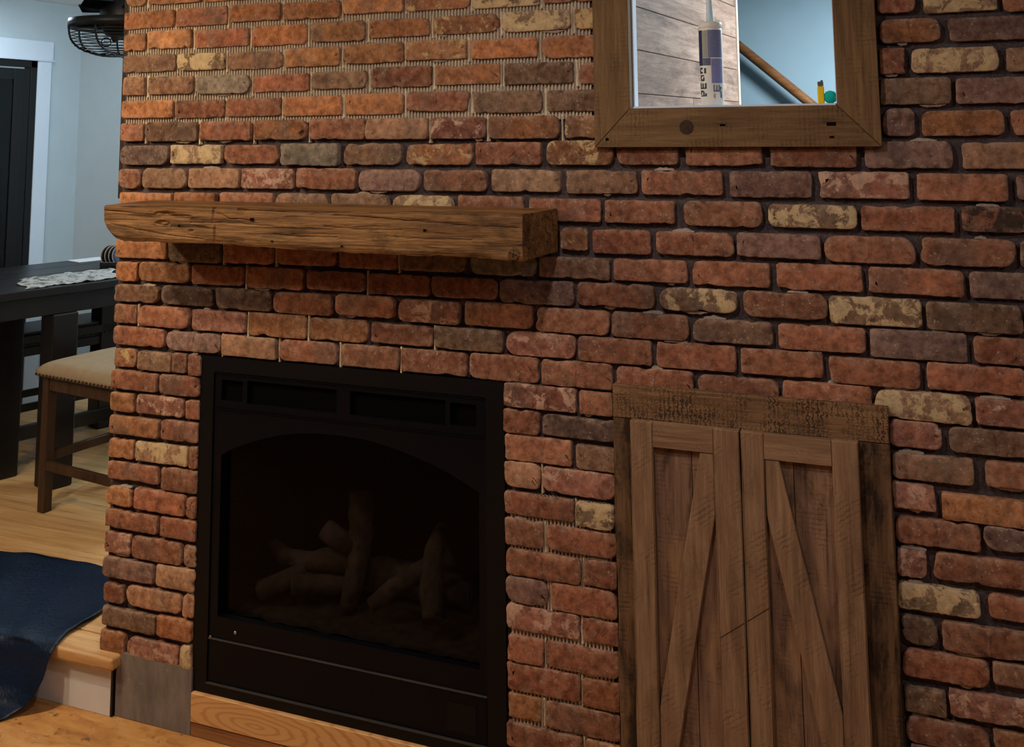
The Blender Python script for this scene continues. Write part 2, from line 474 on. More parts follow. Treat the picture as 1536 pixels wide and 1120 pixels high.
# bricks seen in the wall, in millimetres: (course, left, right, bottom, top, kind of brick)
BRICKS = [
    (1,-2594,-2504,2333,2397,'o'), (1,-2488,-2263,2333,2389,'o'), (1,-2250,-2048,2331,2386,'o'), (1,-2030,-1821,2328,2379,'r'), (2,-2599,-2379,2251,2313,'o'), (2,-2370,-2154,2251,2314,'r'),
    (2,-2146,-1940,2255,2314,'o'), (2,-1930,-1710,2252,2309,'o'), (2,-1701,-1481,2259,2310,'o'), (2,-1470,-1253,2258,2308,'c'), (2,-1242,-1024,2254,2305,'C'), (2,-1013,-811,2258,2302,'r'),
    (3,-2592,-2498,2175,2235,'o'), (3,-2488,-2301,2177,2242,'o'), (3,-2287,-2066,2174,2236,'r'), (3,-2053,-1839,2170,2238,'o'), (3,-1821,-1618,2174,2239,'o'), (3,-1602,-1389,2179,2237,'o'),
    (3,-1378,-1157,2180,2237,'c'), (3,-1145,-928,2177,2239,'C'), (3,-914,-713,2176,2237,'c'), (3,-237,-85,2187,2251,'r'), (3,-77,16,2180,2247,'r'), (3,34,208,2175,2236,'C'),
    (3,221,398,2169,2227,'r'), (4,-2595,-2364,2097,2159,'n'), (4,-2358,-2159,2098,2156,'C'), (4,-2148,-1928,2095,2153,'t'), (4,-1917,-1710,2096,2158,'o'), (4,-1697,-1482,2100,2163,'o'),
    (4,-1471,-1263,2103,2164,'c'), (4,-1250,-1033,2100,2159,'o'), (4,-1018,-821,2094,2159,'o'), (4,-235,-95,2105,2170,'r'), (4,-75,72,2101,2163,'o'), (4,91,291,2099,2159,'p'),
    (5,-2590,-2496,2018,2082,'t'), (5,-2479,-2286,2019,2079,'n'), (5,-2277,-2053,2016,2078,'g'), (5,-2043,-1826,2017,2075,'r'), (5,-1814,-1613,2021,2077,'n'), (5,-1593,-1383,2021,2086,'r'),
    (5,-1370,-1154,2024,2084,'o'), (5,-1139,-923,2020,2083,'n'), (5,-904,-717,2017,2079,'r'), (5,-79,-17,2020,2088,'r'), (5,-1,203,2021,2084,'C'), (5,221,402,2018,2078,'t'),
    (6,-2593,-2369,1938,1999,'o'), (6,-2360,-2156,1935,1995,'r'), (6,-2150,-1932,1938,1998,'r'), (6,-1923,-1702,1937,2000,'o'), (6,-1692,-1482,1937,2004,'o'), (6,-1468,-1257,1944,2006,'r'),
    (6,-1243,-1021,1936,2002,'n'), (6,-1004,-804,1938,2000,'n'), (6,-219,-91,1942,2012,'r'), (6,-80,89,1941,2009,'n'), (6,100,301,1940,2005,'p'), (7,-2594,-2494,1859,1920,'r'),
    (7,-2487,-2266,1857,1923,'n'), (7,-2255,-2047,1860,1923,'r'), (7,-2036,-1830,1860,1925,'o'), (7,-1819,-1615,1860,1927,'r'), (7,-1613,-1395,1860,1925,'t'), (7,-1385,-1201,1860,1926,'w'),
    (7,-1191,-970,1859,1926,'o'), (7,-950,-760,1861,1925,'c'), (7,-189,-90,1861,1932,'r'), (7,-79,-1,1861,1931,'p'), (7,15,207,1860,1924,'o'), (7,221,401,1860,1923,'r'),
    (8,-2593,-2385,1777,1843,'d'), (8,-2376,-2166,1781,1845,'C'), (8,-2152,-1937,1782,1844,'r'), (8,-1928,-1712,1777,1848,'g'), (8,-1693,-1485,1780,1847,'n'), (8,-1468,-1246,1781,1844,'c'),
    (8,-1235,-1027,1782,1849,'r'), (8,-1008,-806,1783,1853,'c'), (8,-796,-619,1784,1847,'r'), (8,-598,-389,1783,1846,'r'), (8,-367,-148,1780,1845,'r'), (8,-127,83,1778,1847,'p'),
    (8,104,295,1778,1843,'t'), (9,-2597,-2500,1696,1762,'r'), (9,-2492,-2304,1698,1765,'n'), (9,-2298,-2092,1701,1766,'t'), (9,-2081,-1879,1702,1767,'w'), (9,-1866,-1648,1703,1769,'r'),
    (9,-1638,-1423,1700,1766,'p'), (9,-1408,-1200,1703,1766,'r'), (9,-1183,-966,1704,1769,'t'), (9,-948,-738,1703,1768,'n'), (9,-726,-498,1702,1769,'r'), (9,-480,-265,1699,1768,'p'),
    (9,-246,-23,1700,1768,'w'), (9,-6,205,1698,1765,'r'), (9,224,414,1702,1762,'p'), (10,-2586,-2365,1621,1682,'o'), (10,-2353,-2181,1624,1685,'o'), (10,-2168,-1952,1626,1688,'r'),
    (10,-1944,-1746,1628,1689,'t'), (10,-1735,-1531,1628,1691,'t'), (10,-1515,-1311,1626,1688,'C'), (10,-1292,-1081,1625,1690,'r'), (10,-1064,-847,1622,1686,'r'), (10,-834,-633,1622,1685,'r'),
    (10,-607,-395,1619,1686,'r'), (10,-379,-154,1621,1681,'C'), (10,-143,79,1619,1682,'r'), (10,96,290,1622,1685,'k'), (11,-2592,-2503,1540,1604,'r'), (11,-2493,-2269,1544,1605,'r'),
    (11,-2258,-2046,1547,1609,'r'), (11,-2035,-1824,1550,1611,'r'), (11,-1814,-1613,1551,1613,'r'), (11,-1601,-1378,1552,1614,'r'), (11,-1369,-1166,1552,1615,'n'), (11,-1158,-980,1550,1615,'r'),
    (11,-969,-888,1541,1604,'c'), (11,-873,-704,1536,1602,'r'), (11,-688,-475,1539,1601,'r'), (11,-465,-249,1541,1603,'p'), (11,-240,-18,1536,1603,'r'), (11,-6,212,1537,1605,'r'),
    (11,222,412,1540,1603,'p'), (12,-2603,-2382,1460,1520,'o'), (12,-2373,-2158,1456,1526,'n'), (12,-2145,-1953,1459,1527,'r'), (12,-1936,-1717,1463,1527,'r'), (12,-1703,-1503,1462,1520,'r'),
    (12,-1488,-1268,1463,1518,'n'), (12,-1253,-1045,1461,1523,'g'), (12,-1035,-824,1462,1521,'n'), (12,-812,-603,1463,1523,'r'), (12,-589,-382,1461,1525,'r'), (12,-364,-148,1461,1528,'r'),
    (12,-133,91,1462,1526,'r'), (12,104,304,1462,1525,'p'), (13,-2594,-2502,1382,1446,'o'), (13,-2493,-2282,1386,1449,'o'), (13,-2273,-2068,1386,1450,'r'), (13,-2050,-1838,1383,1452,'r'),
    (13,-1821,-1611,1390,1451,'r'), (13,-1599,-1389,1387,1450,'r'), (13,-1382,-1168,1389,1451,'r'), (13,-1161,-931,1384,1451,'p'), (13,-920,-698,1390,1453,'r'), (13,-682,-470,1390,1450,'C'),
    (13,-453,-238,1386,1452,'r'), (13,-234,-11,1380,1449,'C'), (13,0,218,1379,1447,'n'), (13,226,415,1384,1451,'r'), (14,-2596,-2407,1314,1370,'n'), (14,-2395,-2185,1315,1376,'d'),
    (14,-2171,-1954,1312,1379,'d'), (14,-1947,-1731,1311,1376,'r'), (14,-1716,-1510,1318,1381,'r'), (14,-1495,-1290,1311,1377,'w'), (14,-1272,-1060,1313,1381,'r'), (14,-1047,-828,1309,1377,'r'),
    (14,-821,-604,1309,1377,'r'), (14,-592,-380,1312,1372,'n'), (14,-365,-148,1308,1371,'r'), (14,-137,89,1303,1373,'p'), (14,104,294,1306,1369,'r'), (15,-2595,-2499,1242,1304,'r'),
    (15,-2491,-2277,1238,1305,'r'), (15,-2268,-2055,1238,1303,'w'), (15,-2039,-1823,1235,1307,'o'), (15,-1812,-1602,1237,1304,'o'), (15,-1586,-1379,1242,1301,'r'), (15,-1371,-1151,1241,1304,'n'),
    (15,-1141,-930,1238,1305,'w'), (15,-921,-709,1237,1304,'r'), (15,-695,-479,1236,1304,'r'), (15,-466,-256,1237,1302,'r'), (15,-241,-22,1231,1296,'r'), (15,-7,213,1235,1299,'r'),
    (15,222,405,1236,1305,'r'), (16,-2596,-2378,1170,1231,'r'), (16,-2370,-2149,1167,1228,'p'), (16,-2143,-1934,1165,1230,'t'), (16,-1921,-1711,1166,1230,'r'), (16,-1690,-1494,1165,1231,'r'),
    (16,-1484,-1267,1165,1232,'r'), (16,-1258,-1042,1162,1235,'r'), (16,-1032,-822,1162,1233,'r'), (16,-809,-596,1166,1230,'r'), (16,-583,-372,1169,1225,'r'), (16,-360,-141,1169,1228,'r'),
    (16,-132,91,1156,1225,'C'), (16,100,307,1159,1223,'w'), (17,-2588,-2495,1098,1157,'c'), (17,-2487,-2347,1094,1155,'n'), (17,-2343,-2283,1095,1158,'r'), (17,-2276,-2225,1091,1159,'r'),
    (17,-1149,-930,1093,1159,'w'), (17,-920,-823,1092,1155,'r'), (17,-102,19,1090,1154,'w'), (17,36,247,1089,1149,'n'), (18,-2596,-2398,1025,1086,'r'), (18,-2390,-2227,1024,1087,'r'),
    (18,-1151,-1041,1021,1086,'r'), (18,-1031,-811,1024,1081,'d'), (18,-99,87,1013,1075,'t'), (18,113,303,1018,1077,'r'), (19,-2596,-2496,953,1012,'o'), (19,-2486,-2290,953,1015,'w'),
    (19,-2283,-2227,952,1013,'r'), (19,-1147,-945,946,1016,'r'), (19,-933,-813,943,1008,'n'), (19,-100,-4,943,1004,'w'), (19,11,222,928,990,'o'), (20,-2597,-2390,878,937,'o'),
    (20,-2380,-2229,879,942,'r'), (20,-1149,-1040,873,943,'t'), (20,-1034,-815,871,939,'w'), (20,-99,93,861,924,'r'), (20,101,293,871,926,'p'), (21,-2600,-2493,800,862,'o'),
    (21,-2485,-2271,801,863,'C'), (21,-2263,-2230,798,868,'r'), (21,-1149,-941,799,859,'r'), (21,-935,-824,791,857,'C'), (21,-100,-32,782,848,'w'), (21,-16,199,788,850,'r'),
    (22,-2599,-2384,732,787,'r'), (22,-2374,-2228,720,792,'r'), (22,-1149,-1033,715,788,'r'), (22,-1024,-818,719,784,'r'), (22,-102,84,708,768,'C'), (22,102,287,716,771,'r'),
    (23,-2599,-2493,650,708,'o'), (23,-2481,-2274,648,714,'r'), (23,-2267,-2229,646,711,'r'), (23,-1145,-923,637,706,'r'), (23,-915,-820,641,709,'r'), (23,-98,-16,629,692,'n'),
    (23,-5,203,626,692,'r'), (24,-2598,-2382,578,635,'r'), (24,-2370,-2227,576,638,'r'), (24,-1147,-1020,564,632,'p'), (24,-1011,-822,560,634,'r'), (24,-100,95,553,617,'r'),
    (24,102,282,568,619,'t'), (25,-2601,-2494,497,562,'w'), (25,-2484,-2280,494,564,'r'), (25,-2275,-2224,495,561,'t'), (25,-1147,-931,492,558,'w'), (25,-921,-819,494,553,'r'),
    (25,-99,-5,473,529,'n'), (25,3,203,480,540,'w'), (26,-2604,-2392,421,483,'p'), (26,-2382,-2226,420,489,'t'), (26,-1143,-1037,408,477,'r'), (26,-1029,-819,411,478,'r'),
    (26,-100,86,404,464,'r'), (26,96,281,420,467,'o'), (27,-2599,-2512,341,401,'r'), (27,-2502,-2277,344,407,'t'), (27,-2272,-2228,342,413,'t'), (27,-1146,-933,332,403,'r'),
    (27,-924,-818,329,401,'o'), (28,-2597,-2379,269,327,'n'), (28,-2371,-2230,270,333,'o'), (28,-1144,-1046,261,323,'o'), (28,-1033,-819,254,323,'r'), (29,-2603,-2501,186,256,'o'),
    (29,-2490,-2284,184,251,'w'), (29,-2275,-2230,189,260,'C'), (29,-1148,-927,185,248,'r'), (29,-918,-818,180,247,'c'),
]

# ---------------------------------------------------------------- more materials
def floor_mat():
    t = NT('worn_subfloor'); p = t.pos()
    n = t.noise(t.mapped(p, (1, 3, 1)), 7, 6, 0.65, 0.0, 0.6); n2 = t.noise(p, 40, 5, 0.7)
    c = t.ramp(n, [(0.3, srgb(150, 98, 48)), (0.5, srgb(192, 138, 78)), (0.7, srgb(208, 160, 100))])
    c = t.mix(t.math('MULTIPLY', t.step(t.noise(p, 26, 3, 0.6, 4.0), 0.60, 0.68), 0.75), c, srgb(88, 58, 32))
    c = t.mix(t.math('MULTIPLY', t.step(t.noise(p, 20, 4, 0.7, 9.0), 0.62, 0.70), 0.55), c, srgb(214, 186, 152))
    return t.bsdf(c, 0.6, t.bump(n2, 0.25, 0.004), 0.3)
M['subfloor'] = floor_mat()
M['wall_paint'] = plain('pale_wall_paint', srgb(184, 196, 202), 0.85, 0.2, var=0.03)
M['stair_paint'] = plain('blue_grey_paint', srgb(162, 190, 204), 0.85, 0.2, var=0.03)
M['white_trim'] = plain('white_trim_paint', srgb(212, 222, 234), 0.5, 0.35, var=0.03)
M['riser'] = plain('white_riser_paint', srgb(214, 210, 206), 0.5, 0.35, var=0.04)
M['ceiling'] = plain('ceiling_paint', srgb(214, 214, 212), 0.9, 0.15, var=0.02)
M['black_metal'] = plain('black_powder_coat', srgb(4, 5, 11), 0.45, 0.14, var=0.1, bump=0.05, bscale=400)
M['surround'] = plain('black_steel_surround', srgb(5, 5, 8), 0.5, 0.2, var=0.1)
M['slot'] = plain('slot_black', srgb(4, 4, 4), 0.9, 0.05, var=0.0)
M['firebox'] = plain('sooty_firebox', srgb(50, 44, 40), 0.95, 0.1, var=0.3, bump=0.3)
M['ember'] = plain('ember_bed', srgb(92, 78, 66), 0.95, 0.1, var=0.45, scale=30, bump=1.0, bscale=60)
M['log'] = plain('ceramic_log_bark', srgb(118, 102, 90), 0.9, 0.1, var=0.6, scale=18, bump=1.0, bscale=45)
M['log_end'] = plain('ceramic_log_end', srgb(140, 114, 92), 0.9, 0.1, var=0.2, scale=40)
M['cement'] = NT('cement_board')
def cement():
    t = M['cement']; p = t.pos()
    n = t.noise(t.mapped(p, (4, 1, 1)), 6, 5, 0.6)
    c = t.mix(t.step(n, 0.35, 0.7), srgb(104, 94, 88), srgb(136, 124, 114))
    c = t.mix(t.math('MULTIPLY', t.step(t.noise(p, 30, 4, 0.7), 0.6, 0.72), 0.3), c, srgb(176, 166, 152))
    return t.bsdf(c, 0.8, t.bump(t.noise(p, 200, 3), 0.2, 0.003), 0.25)
M['cement'] = cement()
M['mat_blue'] = plain('navy_vinyl', srgb(10, 26, 48), 0.38, 0.25, var=0.15, scale=14, bump=0.35, bscale=70)
M['fabric'] = plain('taupe_upholstery', srgb(150, 130, 104), 0.9, 0.15, var=0.08, scale=30, bump=0.2, bscale=500)
M['dark_leather'] = plain('dark_bench_leather', srgb(42, 36, 34), 0.5, 0.4, var=0.2)
M['nail'] = plain('antique_nailhead', srgb(70, 58, 46), 0.35, 0.5, 0.8)
M['brass'] = plain('pale_nailhead', srgb(120, 104, 84), 0.4, 0.5, 0.5)
M['fan_black'] = plain('matt_black_metal', srgb(12, 12, 13), 0.45, 0.4, var=0.05)
M['plastic_white'] = plain('white_plastic', srgb(226, 222, 210), 0.4, 0.4, var=0.03)
M['navy'] = plain('navy_print', srgb(24, 34, 78), 0.45, 0.4, var=0.1)
M['grey_print'] = plain('grey_blue_print', srgb(112, 116, 146), 0.5, 0.3, var=0.25, scale=300)
M['ink'] = plain('black_print', srgb(44, 44, 52), 0.5, 0.3, var=0.1)
M['orange_ink'] = plain('orange_print', srgb(226, 140, 96), 0.5, 0.3, var=0.1)
M['nozzle'] = plain('translucent_nozzle', srgb(206, 226, 232), 0.35, 0.4, var=0.03)
M['yellow'] = plain('yellow_plastic', srgb(240, 196, 20), 0.3, 0.5, var=0.04)
M['chrome'] = plain('lighter_metal', srgb(170, 160, 150), 0.25, 0.5, 0.9)
M['teal'] = plain('teal_yarn', srgb(20, 190, 170), 0.9, 0.15, var=0.2, scale=60, bump=0.8, bscale=220)
M['plate'] = plain('dark_blue_glaze', srgb(64, 78, 104), 0.25, 0.5, var=0.08)
M['plate_rim'] = plain('pale_plate_rim', srgb(168, 150, 134), 0.4, 0.4, var=0.1)
M['rubber'] = plain('black_door_frame', srgb(10, 10, 12), 0.4, 0.4, var=0.05)
def glass(name, tint, gloss=0.08, rough=0.02):
    t = NT(name)
    tr = t.n('ShaderNodeBsdfTransparent'); tr.inputs[0].default_value = tint
    g = t.n('ShaderNodeBsdfGlossy'); g.inputs['Roughness'].default_value = rough
    g.inputs[0].default_value = (1, 1, 1, 1)
    lw = t.n('ShaderNodeLayerWeight'); lw.inputs[0].default_value = 0.25
    mx = t.n('ShaderNodeMixShader')
    t.l(t.math('MULTIPLY', lw.outputs['Fresnel'], gloss * 4, True), mx.inputs[0])
    t.l(tr.outputs[0], mx.inputs[1]); t.l(g.outputs[0], mx.inputs[2])
    t.l(mx.outputs[0], t.out.inputs[0])
    return t.mat
M['fire_glass'] = glass('fireplace_glass', (0.54, 0.53, 0.53, 1), 0.04, 0.1)
M['door_glass'] = glass('patio_glass', (0.35, 0.37, 0.38, 1), 0.3, 0.02)
M['bulb'] = glass('bulb_glass', (0.9, 0.92, 0.95, 1), 0.3)
def runner_mat():
    t = NT('printed_runner'); p = t.pos()
    n = t.noise(p, 22, 4, 0.6)
    c = t.mix(t.step(n, 0.52, 0.60), srgb(176, 174, 170), srgb(104, 102, 98))
    c = t.mix(t.math('MULTIPLY', t.step(t.noise(p, 30, 3, 0.6, 5.0), 0.58, 0.66), 0.8), c, srgb(70, 62, 54))
    return t.bsdf(c, 0.8, t.bump(n, 0.4, 0.01), 0.2)
M['runner'] = runner_mat()

# ---------------------------------------------------------------- the brick wall
FP = (-2.231, -1.149, 0.131, 1.160)          # fireplace opening
OP = (-0.747, -0.188, 1.942, 2.520)          # pass-through opening
wall = frame_holes('wall_back', -2.597, 1.30, 0.0, 2.752, [FP, (-0.80, -0.1885, 1.942, 2.52)], 0.0185, 0.12, M['mortar'], None, 'structure')
wall['label'] = 'wall of reclaimed red bricks with grey mortar joints'

BRICK_COLOR = {'o': (168, 114, 74), 'r': (153, 101, 74), 'n': (126, 97, 74), 'd': (98, 80, 71), 'p': (136, 104, 91), 't': (170, 130, 99),
               'g': (142, 131, 113), 'c': (152, 106, 72), 'C': (148, 120, 92), 'w': (156, 104, 84), 'k': (148, 96, 72)}
BRICK_WEAR = {'o': 0.12, 'r': 0.16, 'n': 0.2, 'd': 0.12, 'p': 0.22, 't': 0.4, 'g': 0.4, 'c': 0.58, 'C': 0.74, 'w': 0.58, 'k': 0.7}
PATCH = {'c': (212, 182, 128), 'C': (222, 194, 146), 'w': (212, 172, 146), 't': (196, 156, 116), 'k': (52, 46, 40), 'g': (160, 150, 128)}

def brick_mesh(x0, x1, z0, z1, code, seed, yoff=0.0, N=56):
    rng = random.Random(seed)
    w, h = x1 - x0, z1 - z0
    cx, cz = (x0 + x1) / 2, (z0 + z1) / 2
    tilt = rng.uniform(-0.006, 0.006)
    lean = rng.uniform(-0.035, 0.035)
    rr = min(h * rng.choice([0.06, 0.1, 0.14, 0.2, 0.3]), w * 0.3)
    corner = [rr * rng.uniform(0.5, 1.7) for _ in range(4)]
    corner = [min(c, h * 0.47, w * 0.4) for c in corner]
    hw, hh = w / 2, h / 2
    pts = []
    # outline counter-clockwise seen from -Y, evenly sampled rounded rectangle
    segs = []
    cs = [(-hw, -hh, corner[0], 180), (hw, -hh, corner[1], 270), (hw, hh, corner[2], 0), (-hw, hh, corner[3], 90)]
    raw = []
    for i, (px, pz, c, a0) in enumerate(cs):
        ccx = px + c * (1 if px < 0 else -1); ccz = pz + c * (1 if pz < 0 else -1)
        for k in range(5):
            th = math.radians(a0 + 90 * k / 4)
            raw.append((ccx + c * math.cos(th), ccz + c * math.sin(th)))
    L = [0.0]
    R = raw + raw[:1]
    for a, b in zip(R, R[1:]): L.append(L[-1] + math.hypot(b[0] - a[0], b[1] - a[1]))
    tot = L[-1]; j = 0
    for k in range(N):
        s = tot * k / N
        while L[j + 1] < s: j += 1
        f = (s - L[j]) / max(1e-9, L[j + 1] - L[j])
        pts.append((R[j][0] + (R[j + 1][0] - R[j][0]) * f, R[j][1] + (R[j + 1][1] - R[j][1]) * f))
    amp = rng.uniform(0.0014, 0.0032)
    chips = [(rng.uniform(0, 1), rng.uniform(0.015, 0.06), rng.uniform(0.002, 0.007)) for _ in range(rng.choice([0, 1, 1, 2, 3]))]
    out = []
    for k, (px, pz) in enumerate(pts):
        q = Vector((px * 38 + seed * 3.7, pz * 38, seed * 1.3))
        d = noise.noise(q * 0.7) * amp * 0.7 + noise.noise(q * 2.6) * amp * 0.75 + noise.noise(q * 6.0) * amp * 0.35
        for c0, cw, cd in chips:
            dd = min(abs(k / N - c0), 1 - abs(k / N - c0))
            if dd < cw: d -= cd * (1 - dd / cw)
        r = math.hypot(px / hw, pz / hh)
        ln = math.hypot(px * hh, pz * hw) or 1
        nx, nz = px * hh / ln, pz * hw / ln
        if abs(px) < hw * 0.92: nx *= 0.2
        out.append((px + nx * d + lean * pz, pz + nz * d + tilt * px))
    def ring(inset, y, jit):
        vs = []
        for k, (px, pz) in enumerate(out):
            ax = max(abs(px) - inset, 0) * (1 if px > 0 else -1)
            az = max(abs(pz) - inset, 0) * (1 if pz > 0 else -1)
            jj = noise.noise(Vector((ax * 45 + seed, az * 45, seed * 2.1))) * jit + noise.noise(Vector((ax * 120, az * 120 + seed, 1.0))) * jit * 0.5
            vs.append((cx + ax, y + jj, cz + az))
        return vs
    ed = rng.uniform(0.0012, 0.003)
    rings = [ring(0, yoff + 0.026, 0), ring(0, yoff + 0.0035, 0.0010), ring(ed * 0.4, yoff + 0.0010, 0.0008), ring(ed * 1.3, yoff, 0.0010), ring(h * 0.26, yoff - 0.0006, 0.0022)]
    vs = [v for r_ in rings for v in r_]
    fs = []
    for r_ in range(len(rings) - 1):
        for k in range(N):
            k2 = (k + 1) % N
            fs.append([r_ * N + k, r_ * N + k2, (r_ + 1) * N + k2, (r_ + 1) * N + k])
    b = (len(rings) - 1) * N
    # close the middle as strips across the inner ring
    lo, hi = b, b + N
    i, j = b, b + N - 1
    # start at leftmost pair and zip along the length
    idx = list(range(N))
    left = min(idx, key=lambda k: rings[-1][k][0] + abs(rings[-1][k][2] - cz) * 0.01)
    a_, c_ = left, left
    while True:
        a2, c2 = (a_ + 1) % N, (c_ - 1) % N
        if a2 == c_ or a_ == c2 and a_ != c_: break
        if a_ == c_:
            fs.append([b + a2, b + c2, b + a_][::-1])
        else:
            fs.append([b + a_, b + a2, b + c2, b + c_] if a2 != c2 else [b + a_, b + a2, b + c_])
        if a2 == c2: break
        a_, c_ = a2, c2
    return vs, fs

def brick_attrs(code, seed, wear_add=0.0):
    rng = random.Random(seed * 7 + 1)
    c = BRICK_COLOR[code]
    k = rng.uniform(0.84, 1.12)
    hue = rng.uniform(-0.035, 0.045)
    rgb = srgb(min(255, c[0] * k), min(255, c[1] * k * (1 + hue)), min(255, c[2] * k * (1 + hue * 1.3)))
    pc = srgb(*PATCH.get(code, (178, 136, 104)))
    return rgb, pc, max(0.0, BRICK_WEAR[code] + rng.uniform(-0.08, 0.12)), rng.uniform(0, 60)

def paint(me, spans):
    n = len(me.vertices)
    for nm, ty in (('brick_color', 'FLOAT_COLOR'), ('patch_color', 'FLOAT_COLOR'), ('brick_seed', 'FLOAT'), ('brick_wear', 'FLOAT'), ('brick_edge', 'FLOAT')):
        me.attributes.new(nm, ty, 'POINT')
    a, b, s, w, g = [], [], [], [], []
    for cnt, (rgb, pc, wear, sd) in spans:
        a += list(rgb) * cnt; b += list(pc) * cnt; s += [sd] * cnt; w += [wear] * cnt
        q = cnt // 5; g += [0.3] * q + [0.7] * q + [1.0] * q + [0.55] * q + [0.0] * (cnt - 4 * q)
    at = me.attributes
    at['brick_color'].data.foreach_set('color', a); at['patch_color'].data.foreach_set('color', b); at['brick_seed'].data.foreach_set('value', s); at['brick_wear'].data.foreach_set('value', w); at['brick_edge'].data.foreach_set('value', g)

seed = 100
for (row, x0, x1, z0, z1, code) in BRICKS:
    seed += 1
    if row <= 6 and x0 < -700 < x1 + 100: x1 = min(x1, -762)     # cut behind the casing
    if row <= 6 and x0 > -420: x0 = max(x0, -170)
    rg = random.Random(seed)
    vs, fs = brick_mesh(x0 / 1000, x1 / 1000, z0 / 1000, z1 / 1000, code, seed, rg.uniform(-0.003, 0.002))
    me = mesh('brick', vs, fs, True)
    paint(me, [(len(vs), brick_attrs(code, seed))])
    link('brick', me, M['brick'], wall)

# courses that run on past the picture: one joined part
ext_v, ext_f, spans = [], [], []
rows = {}
for (row, x0, x1, z0, z1, code) in BRICKS:
    rows.setdefault(row, []).append((x0, x1, z0, z1))
def add_ext(x0, x1, z0, z1):
    global seed
    seed += 1
    code = random.Random(seed).choice('oorrrrnptwC')
    vs, fs = brick_mesh(x0, x1, z0, z1, code, seed, 0.0, 28)
    o = len(ext_v)
    ext_v.extend(vs); ext_f.extend([[o + i for i in f] for f in fs])
    spans.append((len(vs), brick_attrs(code, seed)))
def fill(xa, xb, z0, z1, start=None):
    rg = random.Random(int(z0 * 1000) + int(xa * 1000))
    x = xa
    first = start if start else 0.21
    while x < xb - 0.05:
        wd = min(first, xb - x); first = rg.uniform(0.195, 0.22)
        add_ext(x, x + wd, z0, z1); x += wd + 0.013
for row, bs in rows.items():
    z0 = sum(b[2] for b in bs) / len(bs) / 1000; z1 = sum(b[3] for b in bs) / len(bs) / 1000
    xr = max(b[1] for b in bs) / 1000
    if row <= 2:
        fill(-0.86 + 0.01 * row, -0.80, z0, z1)
        fill(-0.07 if row == 2 else -0.075, 1.28, z0, z1, 0.12 if row % 2 else 0.2)
    elif row <= 26:
        fill(xr + 0.013, 1.28, z0, z1)
xr1 = max(b[1] for b in rows[1]) / 1000
b1 = rows[1][-1]
fill(xr1 + 0.014, -0.87, b1[2] / 1000, b1[3] / 1000)
for k in range(1, 4):
    zc = (b1[2] + b1[3]) / 2000 + 0.079 * k
    fill(-2.588, -0.87 if zc < 2.62 else 1.28, zc - 0.03, zc + 0.03, 0.095 if k % 2 else 0.2)
    if zc < 2.62: fill(-0.06, 1.28, zc - 0.03, zc + 0.03, 0.15 if k % 2 else 0.2)
for k, zc in enumerate((0.372, 0.295, 0.219, 0.142, 0.065)):
    fill(-0.095, 1.28, zc - 0.031, zc + 0.031, 0.11 if k % 2 else 0.2)
for k, zc in enumerate((0.142, 0.065)):
    fill(-1.14, -0.82, zc - 0.031, zc + 0.031, 0.11 if k % 2 else 0.2)
me = mesh('brick_courses', ext_v, ext_f, True)
paint(me, spans)
link('brick_courses', me, M['brick'], wall, 'stuff')

# combed adhesive ridges showing in the open joints
def ridges(name, xa, xb, za, zb, pitch=0.0108):
    n = int((xb - xa) / pitch)
    vs, fs = [], []
    nz = max(2, int((zb - za) / 0.05))
    prof = ((0.0, 0.0160), (0.30, 0.0160), (0.46, 0.0088), (0.84, 0.0088))
    for i in range(n):
        for fx, y in prof:
            x = xa + (i + fx) * pitch
            for j in range(nz + 1):
                z = za + (zb - za) * j / nz
                vs.append((x + rnd_noise((x * 8, z * 14, 1)) * 0.0025, y + rnd_noise((x * 60, z * 60, 5)) * 0.0012, z))
    for i in range(n * 4 - 1):
        for j in range(nz):
            a = i * (nz + 1) + j
            fs.append([a, a + nz + 1, a + nz + 2, a + 1])
    return link(name, mesh(name, vs, fs), M['adhesive'], wall, 'stuff')
ridges('adhesive_ridges', -2.585, -0.86, 1.915, 2.5)
ridges('adhesive_ridges', -1.138, -0.83, 0.15, 0.86)

